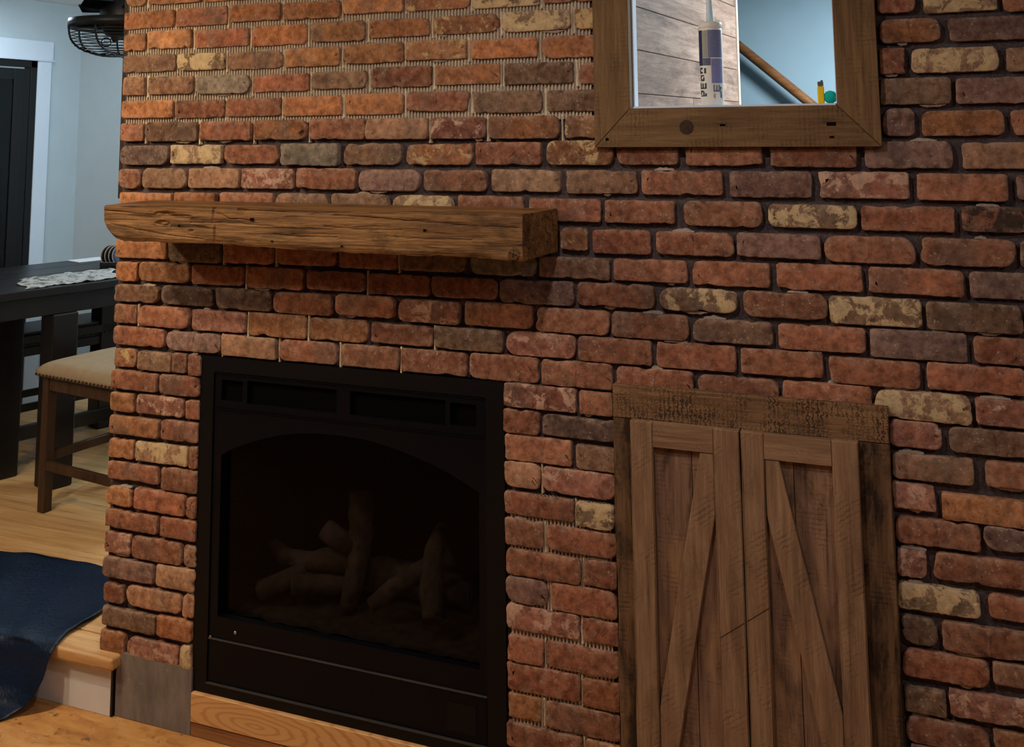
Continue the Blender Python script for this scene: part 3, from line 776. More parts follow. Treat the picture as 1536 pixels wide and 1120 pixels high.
# adhesive squeezed out of the head joints, and mortar flakes along brick edges
def lump(vs, fs, pts, y0, y1):
    """pts: list of (x, z, halfwidth) from the bottom up"""
    o = len(vs)
    for x, z, hwid in pts:
        vs += [(x - hwid, y1, z), (x - hwid * 0.4, y0, z), (x + hwid * 0.4, y0, z), (x + hwid, y1, z)]
    for i in range(len(pts) - 1):
        for k in range(3):
            a = o + i * 4 + k
            fs.append([a, a + 1, a + 5, a + 4])
    fs.append([o, o + 1, o + 2, o + 3][::-1]); e = o + (len(pts) - 1) * 4
    fs.append([e, e + 1, e + 2, e + 3])
sv, sf = [], []
for row, bs in rows.items():
    bs = sorted(bs)
    for a, b in zip(bs, bs[1:]):
        gap = (b[0] - a[1]) / 1000
        if gap > 0.05 or gap < 0.004: continue
        x = (a[1] + b[0]) / 2000; z0 = a[2] / 1000; z1 = a[3] / 1000
        inr = (row <= 7 and x < -0.86) or (row >= 20 and -1.14 < x < -0.82)
        rg = random.Random(int(x * 1e4) + row)
        if not inr and not (12 <= row <= 16 and x < -1.3 and rg.random() < 0.5): continue
        hw = min(gap * 0.3, rg.uniform(0.0018, 0.0036))
        x += rg.uniform(-0.1, 0.45) * gap * 0.5
        pts = [(x, z0 - rg.uniform(0.008, 0.014), hw * 2.2), (x + 0.001, z0 - 0.004, hw * 1.7), (x, z0 + 0.008, hw), (x + rg.uniform(-1, 1) * 0.002, (z0 + z1) / 2, hw * rg.uniform(0.6, 1.1)), (x + rg.uniform(-1, 1) * 0.002, z1 - 0.006, hw * 0.8), (x, z1 + 0.004, hw * 1.3)]
        lump(sv, sf, pts, rg.uniform(0.0045, 0.0075), 0.0170)
link('squeezed_adhesive', mesh('squeezed_adhesive', sv, sf, True), M['squeeze'], wall, 'stuff')
sv, sf = [], []
for row, bs in rows.items():
    for a in bs:
        rg = random.Random(a[0] * 3 + row)
        x0, x1, z0, z1 = [v / 1000 for v in a]
        right = x0 > -0.95
        if rg.random() < (0.42 if right else 0.22):
            wd = rg.uniform(0.02, 0.07); xs = rg.uniform(x0 + 0.01, max(x0 + 0.012, x1 - wd))
            top = rg.random() < 0.5
            zb = z1 + 0.001 if top else z0 - 0.001
            o = len(sv); k = 7
            for i in range(k + 1):
                f = i / k; x = xs + wd * f
                hgt = (0.002 + 0.006 * math.sin(math.pi * f)) * rg.uniform(0.6, 1.2)
                za, zb2 = (zb - 0.001, zb + hgt) if top else (zb - hgt, zb + 0.001)
                sv += [(x, 0.006, za), (x, 0.006 + rg.uniform(0, 0.003), zb2), (x, 0.0195, zb2 if top else za)]
            for i in range(k):
                q = o + i * 3
                sf += [[q, q + 3, q + 4, q + 1], [q + 1, q + 4, q + 5, q + 2] if top else [q, q + 2, q + 5, q + 3]]
link('mortar_flakes', mesh('mortar_flakes', sv, sf, True), M['flake'], wall, 'stuff')

t = box('trim_1', -2.613, -2.597, 0.018, 0.115, 1.66, 2.752, plain('dark_edge_board', srgb(46, 32, 24), 0.8), kind='structure')
t['label'] = 'dark strip of backing board along the upper left edge of the bricks'
box('wall_light_block', -2.60, -2.50, 0.121, 2.52, 0.0, 2.752, M['wall_paint'], kind='structure')  # unseen partition added to stop light leaking between stairwell and dining room

# ---------------------------------------------------------------- floors, dining room shell
box('floor', -5.3, 2.2, -3.4, 0.3, -0.06, 0.0, M['subfloor'], kind='structure')
up = box('floor_upper', -5.3, -2.615, 0.0, 2.54, 0.0, 0.17, plain('joist_deck', srgb(90, 66, 44)), kind='structure')
rg = random.Random(5)
y = 0.085; k = 0
while y < 2.5:
    wd = 0.125
    y1 = min(y + wd, 2.52)
    cut = -5.28 + rg.uniform(0.5, 2.0)
    for (xa, xb) in ((-5.29, cut - 0.001), (cut + 0.001, -2.617)):
        box('plank', xa, xb, y, y1 - 0.0025, 0.171, 0.192 + rg.uniform(-0.0006, 0.0006), M['pine_floor'], up, 0.0015)
    y += wd; k += 1
tr = box('stair_tread', -5.2, -2.512, -0.042, 0.083, 0.152, 0.192, M['pine_floor'], None, 0.011, seg=3, rough=0.002, cuts=24)
tag(tr, 'worn pine step tread with rounded nosing beside the brick pillar', 'tread')
rs = box('stair_riser', -5.2, -2.541, -0.011, -0.0005, 0.0005, 0.151, M['riser'], None, 0.001)
tag(rs, 'white painted riser board under the pine step', 'riser')
rs2 = box('riser_end_trim', -2.5405, -2.533, -0.0115, 0.0, 0.0005, 0.151, M['dark_wood'])
tag(rs2, 'thin dark edge strip between white riser and grey cement panel', 'trim')

box('ceiling', -5.3, 2.2, -3.4, 2.6, 2.7525, 2.80, M['ceiling'], kind='structure')
XW = -5.30
lw = box('wall_left', XW - 0.1, XW, -0.4, 2.6, 0.0, 2.752, M['wall_paint'], kind='structure')
box('wall_dining', XW, -2.60, 2.52, 2.62, 0.0, 2.752, M['wall_paint'], kind='structure')
box('baseboard_left', XW, XW + 0.016, 2.24, 2.505, 0.193, 0.335, M['white_trim'], kind='structure', bev=0.004)
box('baseboard_dining', XW + 0.02, -2.62, 2.504, 2.5195, 0.193, 0.335, M['white_trim'], kind='structure', bev=0.004)

# patio door in the left wall
dr = empty('door_1', (XW, 1.4, 0.193), 'black framed sliding glass patio door with white casing', None, kind='structure')
def yz(name, y0, y1, z0, z1, x0, x1, mat, parent, bev=0.002):
    return box(name, XW + x0, XW + x1, y0, y1, z0, z1, mat, parent, bev)
ZD = 2.362
yz('casing', 2.145, 2.255, 0.194, ZD, 0.0, 0.018, M['white_trim'], dr)
yz('casing', 0.60, 0.70, 0.194, ZD, 0.0, 0.018, M['white_trim'], dr)
yz('head_casing', 0.56, 2.262, ZD + 0.004, ZD + 0.128, 0.0, 0.022, M['white_trim'], dr)
yz('head_ledge', 0.555, 2.272, ZD - 0.004, ZD + 0.004, 0.0, 0.03, M['white_trim'], dr)
yz('jamb', 2.095, 2.145, 0.194, ZD - 0.004, -0.0, 0.012, M['rubber'], dr)
yz('jamb', 2.05, 2.092, 0.194, ZD - 0.05, 0.0, 0.006, M['rubber'], dr)
yz('head_jamb', 0.70, 2.145, ZD - 0.05, ZD - 0.0045, 0.0, 0.012, M['rubber'], dr)
yz('sash_stile', 1.965, 2.045, 0.26, ZD - 0.06, 0.0, 0.014, M['rubber'], dr)
yz('sash_rail', 0.78, 1.964, ZD - 0.125, ZD - 0.06, 0.0, 0.014, M['rubber'], dr)
yz('sash_rail', 0.78, 1.964, 0.26, 0.36, 0.0, 0.014, M['rubber'], dr)
yz('sash_stile', 0.70, 0.78, 0.26, ZD - 0.06, 0.0, 0.014, M['rubber'], dr)
yz('glass_backing', 0.781, 1.963, 0.361, ZD - 0.126, 0.0005, 0.002, plain('night_garden', srgb(34, 42, 44), 0.9, 0.1, var=0.6, scale=3), dr, 0)
yz('pane', 0.781, 1.963, 0.361, ZD - 0.126, 0.004, 0.007, M['door_glass'], dr, 0)

# ---------------------------------------------------------------- lower left: cement panel, hearth planks
o = box('cement_panel', -2.530, -2.2265, -0.002, 0.014, 0.0008, 0.197, M['cement'], None, 0.001)
tag(o, 'bare grey cement board panel below the lowest bricks', 'panel')
o = box('hearth_plank', -2.2245, -1.152, -0.006, 0.013, 0.043, 0.129, M['fir'], None, 0.002)
tag(o, 'fresh fir plank with swirling grain under the black fireplace', 'plank')
o = box('hearth_base_strip', -2.2245, -1.152, -0.003, 0.013, 0.0008, 0.041, wood('base_strip_wood', srgb(120, 76, 44), srgb(150, 102, 62), srgb(170, 122, 80), 'X', 1, stain=0.1, knots=0.0), None, 0.002)
tag(o, 'darker narrow wooden strip below the fir plank at the floor', 'strip')

# blue vinyl mat draped over the step
def mat_fn(u, v):
    xr = -2.775
    prof = [(0.485, 0.1965), (0.35, 0.197), (0.2, 0.197), (0.08, 0.1975), (-0.02, 0.199), (-0.047, 0.194), (-0.060, 0.170), (-0.072, 0.12), (-0.092, 0.065), (-0.12, 0.025), (-0.16, 0.008), (-0.24, 0.005), (-0.34, 0.005)]
    f = v * (len(prof) - 1); i = min(int(f), len(prof) - 2); f -= i
    yy = prof[i][0] * (1 - f) + prof[i + 1][0] * f; zz = prof[i][1] * (1 - f) + prof[i + 1][1] * f
    edge = xr - max(0, -0.075 - yy) * 0.75 + 0.006 * math.sin(yy * 17) + 0.035 * max(0, 1 - abs(yy + 0.05) / 0.08)
    x = edge + (-4.6 - edge) * u
    back = 0.485 + (x + 3.3) * 0.06 + 0.01 * math.sin(x * 9)
    if yy > 0.2: yy = 0.2 + (yy - 0.2) * (back - 0.2) / 0.285
    wave = 0.006 * math.sin(x * 21 + yy * 9) + 0.004 * rnd_noise((x * 5, yy * 7, 2))
    near = math.exp(-(edge - x) / 0.28)
    rip = 0.0016 * near * math.sin(x * 260 + yy * 60) 
    curl = 0.014 * math.exp(-(edge - x) / 0.06) * max(0, 1 - abs(yy - 0.1) * 4)
    if yy > -0.05: return (x, yy, zz + max(0, wave) * 0.9 + rip + curl)
    return (x, yy + wave * 1.6, max(0.004, zz + 0.3 * wave))
o = grid_mesh('floor_mat', mat_fn, 150, 60, M['mat_blue'], thick=0.002)
tag(o, 'dark blue vinyl mat draped over the wooden step', 'mat')

# ---------------------------------------------------------------- mantel beam
root = empty('mantel_beam', (-1.72, -0.1, 1.536), 'rough hewn wooden mantel beam across the brick wall above the fireplace', 'mantel')
def interp(tab, x):
    if x <= tab[0][0]: return tab[0][1]
    for (a, va), (b, vb) in zip(tab, tab[1:]):
        if x <= b: return va + (vb - va) * (x - a) / (b - a)
    return tab[-1][1]
TOPZ = [(-2.45, 1.656), (-2.18, 1.659), (-1.93, 1.657), (-1.59, 1.654), (-1.29, 1.656), (-1.0, 1.658)]
BOTZ = [(-2.445, 1.600), (-2.433, 1.578), (-2.399, 1.553), (-2.363, 1.545), (-2.218, 1.545), (-1.989, 1.548), (-1.773, 1.542), (-1.589, 1.538), (-1.371, 1.537), (-1.165, 1.539), (-1.051, 1.536), (-1.0, 1.534)]
CRACKS = [([(-2.44, 1.640), (-2.30, 1.632), (-2.20, 1.626), (-2.10, 1.630)], 0.006), ([(-1.93, 1.652), (-1.75, 1.648), (-1.55, 1.643), (-1.35, 1.634), (-1.20, 1.626), (-1.01, 1.622)], 0.005),
          ([(-2.42, 1.598), (-2.30, 1.582), (-2.20, 1.570), (-2.05, 1.560)], 0.005), ([(-2.00, 1.640), (-1.96, 1.625), (-1.88, 1.622)], 0.006),
          ([(-2.10, 1.610), (-1.95, 1.612), (-1.80, 1.606)], 0.004), ([(-1.62, 1.61), (-1.48, 1.604), (-1.36, 1.607)], 0.004), ([(-1.42, 1.588), (-1.30, 1.584), (-1.15, 1.586)], 0.003), ([(-1.8, 1.585), (-1.7, 1.578), (-1.58, 1.58)], 0.004)]
GOUGE = [(-2.20, 1.632, 0.05, 0.012, 0.016), (-2.21, 1.603, 0.035, 0.012, 0.014), (-2.14, 1.626, 0.05, 0.01, 0.010), (-2.10, 1.585, 0.012, 0.006, 0.006)]
NX, NP = 230, 44
vs, fs = [], []
for i in range(NX):
    u = i / (NX - 1)
    xf = -2.446 + (2.446 - 1.0) * u
    for j in range(NP):
        f = j / (NP - 1)
        zt, zb = interp(TOPZ, xf), interp(BOTZ, xf)
        zb += 0.003 * rnd_noise((xf * 14, 0, 3)) + 0.002 * rnd_noise((xf * 45, 0, 8))
        zt += 0.0012 * rnd_noise((xf * 20, 2, 3))
        z = zb + (zt - zb) * f
        d = 0.0024 * rnd_noise((xf * 4, z * 45, 1)) + 0.0009 * rnd_noise((xf * 12, z * 170, 4)) + 0.0005 * rnd_noise((xf * 60, z * 300, 7))
        if f < 0.12: d -= (0.12 - f) * 0.10 * (0.6 + 0.6 * rnd_noise((xf * 9, 5, 5)))
        if f > 0.95: d -= 0.004
        for line, dep in CRACKS:
            if line[0][0] <= xf <= line[-1][0]:
                zc = interp(line, xf) + 0.002 * rnd_noise((xf * 30, 1, 1))
                e = abs(z - zc) / 0.0022
                if e < 1.6: d -= dep * 1.1 * max(0, 1 - e / 1.6) * (0.5 + 0.8 * abs(rnd_noise((xf * 12, 3, dep * 900))))
        for gx, gz, gw, gh, gd in GOUGE:
            e = ((xf - gx) / gw) ** 2 + ((z - gz) / gh) ** 2
            if e < 1: d -= gd * (1 - e) * (0.7 + 0.6 * rnd_noise((xf * 50, z * 90, 2)))
        dv = abs(xf + 2.012 + (z - 1.6) * 0.1) / 0.0045
        if dv < 1: d -= 0.006 * (1 - dv)
        vs.append((xf, -0.22 - d, z))
nfront = len(vs)
for i in range(NX - 1):
    for j in range(NP - 1):
        a = i * NP + j
        fs.append([a, a + NP, a + NP + 1, a + 1])
def back_x(xf): return xf + (xf + 2.446) / 1.446 * 0.026
for i in range(NX):                    # top and bottom back edges
    xf = vs[i * NP][0]
    vs.append((back_x(xf), -0.008, vs[i * NP][2] + 0.004)); vs.append((back_x(xf), -0.008, 1.659))
for i in range(NX - 1):
    bb, bt = nfront + 2 * i, nfront + 2 * i + 1
    fs.append([i * NP, bb, bb + 2, (i + 1) * NP])
    fs.append([i * NP + NP - 1, (i + 1) * NP + NP - 1, bt + 2, bt])
    fs.append([bb, bt, bt + 2, bb + 2])
fs.append([j for j in range(NP)] + [nfront + 1, nfront])
e = (NX - 1) * NP
fs.append([e + j for j in range(NP - 1, -1, -1)] + [nfront + 2 * (NX - 1), nfront + 2 * (NX - 1) + 1])
bm = bmesh.new()
bv = [bm.verts.new(v) for v in vs]
for f in fs: bm.faces.new([bv[i] for i in f])
bmesh.ops.triangulate(bm, faces=[f for f in bm.faces if len(f.verts) > 4])
me = from_bm(bm, 'beam', False)
link('beam', me, M['mantel'], root)
hole = plain('old_nail_hole', srgb(12, 8, 6), 0.9, 0.1)
for hx, hz, s in ((-1.874, 1.625, 0.0055), (-1.80, 1.563, 0.003), (-1.293, 1.6085, 0.004), (-1.56, 1.556, 0.003), (-2.145, 1.60, 0.003)):
    box('nail_hole', hx - s, hx + s, -0.2245, -0.214, hz - s * 0.8, hz + s * 0.8, hole, root, 0.001)
KW = wood('knot_wood', srgb(56, 36, 20), srgb(104, 72, 42), srgb(140, 102, 64), 'Y', 2.0, stain=0.6, knots=0)
lathe('knot', [(0.0, -0.0035), (0.007, -0.0035), (0.010, -0.0015), (0.0125, -0.003), (0.0165, -0.0022), (0.018, 0.004)], (-1.026, -0.2215, 1.553), KW, root, 14, 'Y')
for an, ln in ((0.35, 0.013), (1.75, 0.009)):
    box('check_crack', -1.026 - ln, -1.026 + ln, -0.2254, -0.220, 1.5523, 1.5537, hole, root, rot=('Y', an))

# ---------------------------------------------------------------- fireplace
fp = empty('fireplace', (-1.69, 0.1, 0.131), 'black gas fireplace insert with arched glass front set in brick', 'fireplace')
X0, X1, Z0, Z1 = -2.2295, -1.1505, 0.1325, 1.1585
IX0, IX1 = -2.175, -1.209
frame_holes('surround', X0, X1, Z0, Z1, [(IX0, IX1, 0.158, 1.110)], 0.006, 0.06, M['surround'], fp)
SL = [(-2.146, -2.064, 1.022, 1.086), (-2.046, -1.713, 1.019, 1.090), (-1.666, -1.340, 1.019, 1.090), (-1.325, -1.240, 1.022, 1.086)]
frame_holes('vent_panel', IX0 + 0.004, IX1 - 0.003, 0.998, 1.107, SL, 0.010, 0.03, M['black_metal'], fp)
for (a, b, c, d) in SL:
    box('louver_slot', a + 0.0005, b - 0.0005, 0.024, 0.034, c + 0.0005, d - 0.0005, M['slot'], fp)
box('panel_ledge', IX0 + 0.004, IX1 - 0.003, 0.006, 0.014, 1.1045, 1.1075, M['black_metal'], fp)
# arched door: slab with an arched opening
AX0, AX1 = -2.142, -1.234
arch = [(-2.142, 0.852), (-2.10, 0.874), (-2.043, 0.897), (-1.98, 0.918), (-1.915, 0.935), (-1.85, 0.946), (-1.79, 0.952), (-1.69, 0.955), (-1.60, 0.950), (-1.551, 0.943), (-1.49, 0.931), (-1.436, 0.918), (-1.38, 0.902), (-1.324, 0.882), (-1.28, 0.864), (-1.234, 0.842)]
DX0, DX1, DZ0, DZ1 = IX0 + 0.002, IX1 - 0.002, 0.297, 0.994
bm = bmesh.new()
def quad_strip(yf, flip):
    A = [bm.verts.new((x, yf, z)) for x, z in arch]; T = [bm.verts.new((x, yf, DZ1)) for x, z in arch]
    bl = bm.verts.new((AX0, yf, 0.362)); br = bm.verts.new((AX1, yf, 0.362))
    o1 = [bm.verts.new(p) for p in ((DX0, yf, DZ0), (DX1, yf, DZ0), (DX1, yf, DZ1), (DX0, yf, DZ1))]
    F = []
    for i in range(len(arch) - 1): F.append([A[i], A[i + 1], T[i + 1], T[i]])
    F.append([o1[0], bl, A[0], T[0], o1[3]]); F.append([br, o1[1], o1[2], T[-1], A[-1]])
    F.append([o1[0], o1[1], br, bl])
    for f in F: bm.faces.new(f[::-1] if flip else f)
    return A, bl, br, o1
a1 = quad_strip(0.011, False); a2 = quad_strip(0.035, True)
ring1 = [a1[1]] + [a1[2]] + a1[0][::-1]; ring2 = [a2[1]] + [a2[2]] + a2[0][::-1]
for i in range(len(ring1)):
    j = (i + 1) % len(ring1)
    bm.faces.new([ring1[i], ring1[j], ring2[j], ring2[i]])
for i in range(4):
    j = (i + 1) % 4
    bm.faces.new([a1[3][i], a1[3][j], a2[3][j], a2[3][i]])
bmesh.ops.triangulate(bm, faces=[f for f in bm.faces if len(f.verts) > 4])
door = link('glass_door', from_bm(bm, 'glass_door'), M['black_metal'], fp)
box('door_ledge', DX0, DX1, 0.007, 0.014, 0.9935, 0.9965, M['black_metal'], fp)
box('pane', AX0 - 0.01, AX1 + 0.01, 0.036, 0.040, 0.355, 0.965, M['fire_glass'], fp)
box('access_panel', DX0, DX1, 0.010, 0.03, 0.166, 0.292, M['black_metal'], fp, 0.002)
box('panel_ledge', DX0, DX1, 0.006, 0.014, 0.2925, 0.2955, plain('ledge_steel', srgb(60, 58, 58), 0.35, 0.5), fp)
box('bottom_ledge', DX0 - 0.004, DX1 + 0.004, 0.004, 0.012, 0.160, 0.1635, plain('ledge_steel_lower', srgb(56, 54, 54), 0.35, 0.5), fp)
box('badge', -1.335, -1.245, 0.0085, 0.0105, 0.185, 0.262, M['surround'], fp)
o = lathe('door_bolt', [(0.0, -0.004), (0.005, -0.003), (0.006, 0.002)], (-2.071, 0.009, 0.325), M['chrome'], fp, 12, 'Y')
o = lathe('door_bolt', [(0.0, -0.003), (0.004, -0.002), (0.005, 0.002)], (-2.165, 0.008, 0.298), M['chrome'], fp, 12, 'Y')
# firebox shell
B0, B1, BY = -2.10, -1.28, 0.44
bm = bmesh.new()
def pt(x, y, z): return bm.verts.new((x, y, z))
fr = [(-2.165, 0.045), (-1.215, 0.045)]
fl = [pt(-2.165, 0.045, 0.34), pt(-1.215, 0.045, 0.34), pt(B1, BY, 0.34), pt(B0, BY, 0.34)]
cl = [pt(-2.165, 0.045, 0.985), pt(-1.215, 0.045, 0.985), pt(B1, BY, 0.94), pt(B0, BY, 0.94)]
for f in ([fl[0], fl[1], fl[2], fl[3]], [cl[3], cl[2], cl[1], cl[0]], [fl[3], fl[2], cl[2], cl[3]], [fl[0], fl[3], cl[3], cl[0]], [fl[2], fl[1], cl[1], cl[2]]):
    bm.faces.new(f)
me = bpy.data.meshes.new('firebox_shell'); bm.to_mesh(me); bm.free()
link('firebox_shell', me, M['firebox'], fp)
def ember_fn(u, v):
    x = -2.12 + 0.86 * u; y = 0.06 + 0.36 * v
    return (x, y, 0.352 + 0.02 * v + 0.012 * rnd_noise((x * 16, y * 16, 0)) + 0.006 * rnd_noise((x * 50, y * 50, 0)))
grid_mesh('ember_bed', ember_fn, 60, 26, M['ember'], fp, kind='stuff')
def log_thing(pts, rads, label, ends=True, branch=None):
    c = sum((Vector(p) for p in pts), Vector()) / len(pts)
    # resample and roughen
    P, Rr = [], []
    n = len(pts)
    for k in range(14):
        f = k / 13 * (n - 1); i = min(int(f), n - 2); f -= i
        P.append(Vector(pts[i]).lerp(Vector(pts[i + 1]), f)); Rr.append((rads[i] * (1 - f) + rads[i + 1] * f) * (1 + 0.14 * rnd_noise((k * 0.9, c.x * 7, c.z * 9))))
    r = tube('log', P, Rr, M['log'], fp, 12)
    r['label'] = label
    for a, b, rr in ((P[0], P[1], Rr[0]), (P[-1], P[-2], Rr[-1])):
        d = (a - b).normalized()
        tube('cut_end', [a - d * 0.002, a + d * 0.003], [rr * 0.96, rr * 0.85], M['log_end'], r, 12)
    if branch:
        tube('branch_stub', branch[0], branch[1], M['log'], r, 10)
    return r
log_thing([(-2.07, 0.20, 0.520), (-2.02, 0.20, 0.488), (-1.93, 0.21, 0.478), (-1.83, 0.22, 0.50), (-1.74, 0.24, 0.50)], [0.020, 0.026, 0.032, 0.038, 0.04], 'upper left crossing log with a curled tip behind the fireplace glass')
log_thing([(-2.07, 0.13, 0.400), (-2.00, 0.16, 0.43), (-1.93, 0.19, 0.462)], [0.030, 0.030, 0.028], 'lower left log with pale cut end leaning in the firebox')
log_thing([(-1.95, 0.14, 0.432), (-1.90, 0.17, 0.432), (-1.78, 0.24, 0.42)], [0.030, 0.031, 0.030], 'short log end beside the lower left leaning log')
log_thing([(-1.765, 0.17, 0.375), (-1.755, 0.21, 0.47), (-1.755, 0.24, 0.57), (-1.77, 0.26, 0.70)], [0.026, 0.034, 0.040, 0.038], 'upright log with a knot at the centre of the firebox', branch=([(-1.78, 0.22, 0.545), (-1.815, 0.19, 0.575), (-1.86, 0.19, 0.60)], [0.03, 0.034, 0.032]))
log_thing([(-1.66, 0.14, 0.415), (-1.60, 0.18, 0.460), (-1.50, 0.23, 0.52), (-1.44, 0.26, 0.55)], [0.024, 0.028, 0.034, 0.036], 'slanting log right of the upright log in the firebox')
log_thing([(-1.44, 0.13, 0.41), (-1.47, 0.18, 0.47), (-1.48, 0.22, 0.57), (-1.46, 0.25, 0.64)], [0.034, 0.038, 0.034, 0.022], 'rightmost broken log leaning up in the firebox')
log_thing([(-1.93, 0.30, 0.40), (-1.7, 0.32, 0.43), (-1.4, 0.33, 0.41)], [0.05, 0.055, 0.05], 'thick back log lying across the firebox behind the others')

# ---------------------------------------------------------------- barn-door cabinet
cab = empty('barn_door_cabinet', (-0.46, 0.0, 0.06), 'reclaimed wood cabinet with two braced barn doors set in the brick wall', 'cabinet')
C0, C1, CT, CB = -0.816, -0.102, 1.187, 0.06
YF = -0.020
board('frame_rail', [(C0, CT - 0.002), (C0 + 0.0, CT - 0.088), (C1, CT - 0.088), (C1, CT)], YF, 0.0145, M['rough_x'], cab, 0.002, rough=0.0025)
board('frame_stile', rect(C0, C0 + 0.062, CB, CT - 0.0895), YF, 0.0145, M['rough_z'], cab, 0.002, rough=0.004)
board('frame_stile', rect(C1 - 0.085, C1, CB, CT - 0.0895), YF, 0.0145, M['rough_z'], cab, 0.002, rough=0.003)
board('frame_rail', rect(C0 + 0.063, C1 - 0.086, CB, CB + 0.05), YF, 0.0145, M['rough_x'], cab, 0.002, rough=0.002)
YD = -0.045
def barn_door(x0, x1, sx0, sx1, top, brace, side):
    dz0 = 0.105
    dobj = bpy.data.objects.new('door', None); COL.objects.link(dobj)
    dobj.parent = cab; dl = Vector(((x0 + x1) / 2, YD, dz0)); dobj.location = dl - WLOC[cab.name]; WLOC[dobj.name] = dl
    board('stile', rect(x0, sx0, dz0, top), YD, -0.0215, M['door_z'], dobj, 0.0025, rough=0.0012)
    board('stile', rect(sx1, x1, dz0, top), YD, -0.0215, M['door_z'], dobj, 0.0025, rough=0.0012)
    board('rail', rect(sx0 + 0.0006, sx1 - 0.0006, top - 0.063, top - 0.0005), YD + 0.0005, -0.0215, M['door_x'], dobj, 0.0015)
    board('rail', rect(sx0 + 0.0006, sx1 - 0.0006, dz0, dz0 + 0.063), YD + 0.0005, -0.0215, M['door_x'], dobj, 0.0015)
    xm = sx0 + (sx1 - sx0) * (0.62 if side < 0 else 0.42)
    for a, b in ((sx0 - 0.004, xm - 0.0008), (xm + 0.0008, sx1 + 0.004)):
        board('panel_board', rect(a, b, dz0 + 0.05, top - 0.05), -0.027, -0.0212, M['door_panel'], dobj, 0.0012)
    board('brace', brace, YD + 0.003, -0.0275, M['door_z'], dobj, 0.002, rough=0.0012)
    return dobj
barn_door(-0.762, -0.4705, -0.7005, -0.5375, 1.101, [(-0.574, 1.037), (-0.5385, 1.037), (-0.5385, 0.885), (-0.676, 0.169), (-0.6995, 0.169), (-0.6995, 0.385)], -1)
barn_door(-0.4665, -0.1765, -0.408, -0.240, 1.101, [(-0.4065, 1.037), (-0.371, 1.037), (-0.2415, 0.455), (-0.2415, 0.169), (-0.247, 0.169), (-0.4065, 0.90)], 1)
# one saw cut running across both middle stiles
kz = math.atan2(0.088, 0.122)
SC = plain('saw_cut_brown', srgb(52, 37, 26), 0.9)  # brown colour of the thin cut line
for xa, xb in ((-0.5375, -0.4715), (-0.4655, -0.409)):
    xm = (xa + xb) / 2; zm = 0.590 + (xm + 0.531) * 0.72; ln = (xb - xa) / 2 / math.cos(kz) * 0.98
    box('saw_cut', xm - ln, xm + ln, YD - 0.0006, YD + 0.003, zm - 0.0009, zm + 0.0009, SC, cab, rot=('Y', -kz))

# ---------------------------------------------------------------- pass-through opening and its frame
fr = empty('opening_frame', (-0.467, 0.0, 1.834), 'reclaimed wood picture-frame casing around the pass-through in the bricks', 'frame')
OX0, OX1, OZ0, OZ1 = -0.852, -0.083, 1.834, 2.63
PX0, PX1, PZ0, PZ1 = -0.747, -0.1885, 1.942, 2.52
YM = -0.025
board('frame_side', [(OX0, OZ0), (PX0, PZ0), (PX0, PZ1), (OX0, OZ1)], YM, 0.0145, M['barn_z'], fr, 0.002)
board('frame_side', [(OX1, OZ0), (OX1, OZ1), (PX1, PZ1), (PX1, PZ0)], YM, 0.0145, M['barn_z'], fr, 0.002)
board('frame_bottom', [(OX0 + 0.001, OZ0), (OX1 - 0.001, OZ0), (PX1 - 0.001, PZ0), (PX0 + 0.001, PZ0)], YM, 0.0145, M['barn_x'], fr, 0.002)
board('frame_top', [(OX0 + 0.001, OZ1), (PX0 + 0.001, PZ1), (PX1 - 0.001, PZ1), (OX1 - 0.001, OZ1)], YM, 0.0145, M['barn_x'], fr, 0.002)
lathe('knot', [(0.0, -0.0018), (0.014, -0.0016), (0.022, -0.0006), (0.026, 0.001)], (-0.587, YM + 0.0008, 1.888), wood('frame_knot', srgb(32, 22, 16), srgb(54, 38, 26), srgb(78, 56, 38), 'Y', 3.0, stain=0.5, knots=0), fr, 18, 'Y')
for hx, hz, a, b in ((-0.488, 1.893, 0.008, 0.003), (-0.205, 1.893, 0.012, 0.005), (-0.205, 1.859, 0.006, 0.003), (-0.815, 1.856, 0.005, 0.004)):
    box('nail_hole', hx - a, hx + a, YM - 0.0008, YM + 0.003, hz - b, hz + b, hole, fr, 0.0006)
# white jamb lining
jb = empty('window_1', (-0.467, 0.06, 1.93), 'white lined pass-through opening in the brick wall', None, kind='structure')
box('jamb', -0.7995, -0.7415, 0.0135, 0.05, 1.9425, 2.5195, M['white_trim'], jb)
box('jamb', -0.1915, -0.1885, 0.0, 0.125, 1.9425, 2.5195, M['white_trim'], jb)
box('sill', -0.7392, -0.1920, -0.018, 0.125, 1.9425, 1.9475, M['white_trim'], jb)
box('head', -0.7392, -0.1920, 0.0, 0.125, 2.5125, 2.5195, M['white_trim'], jb)

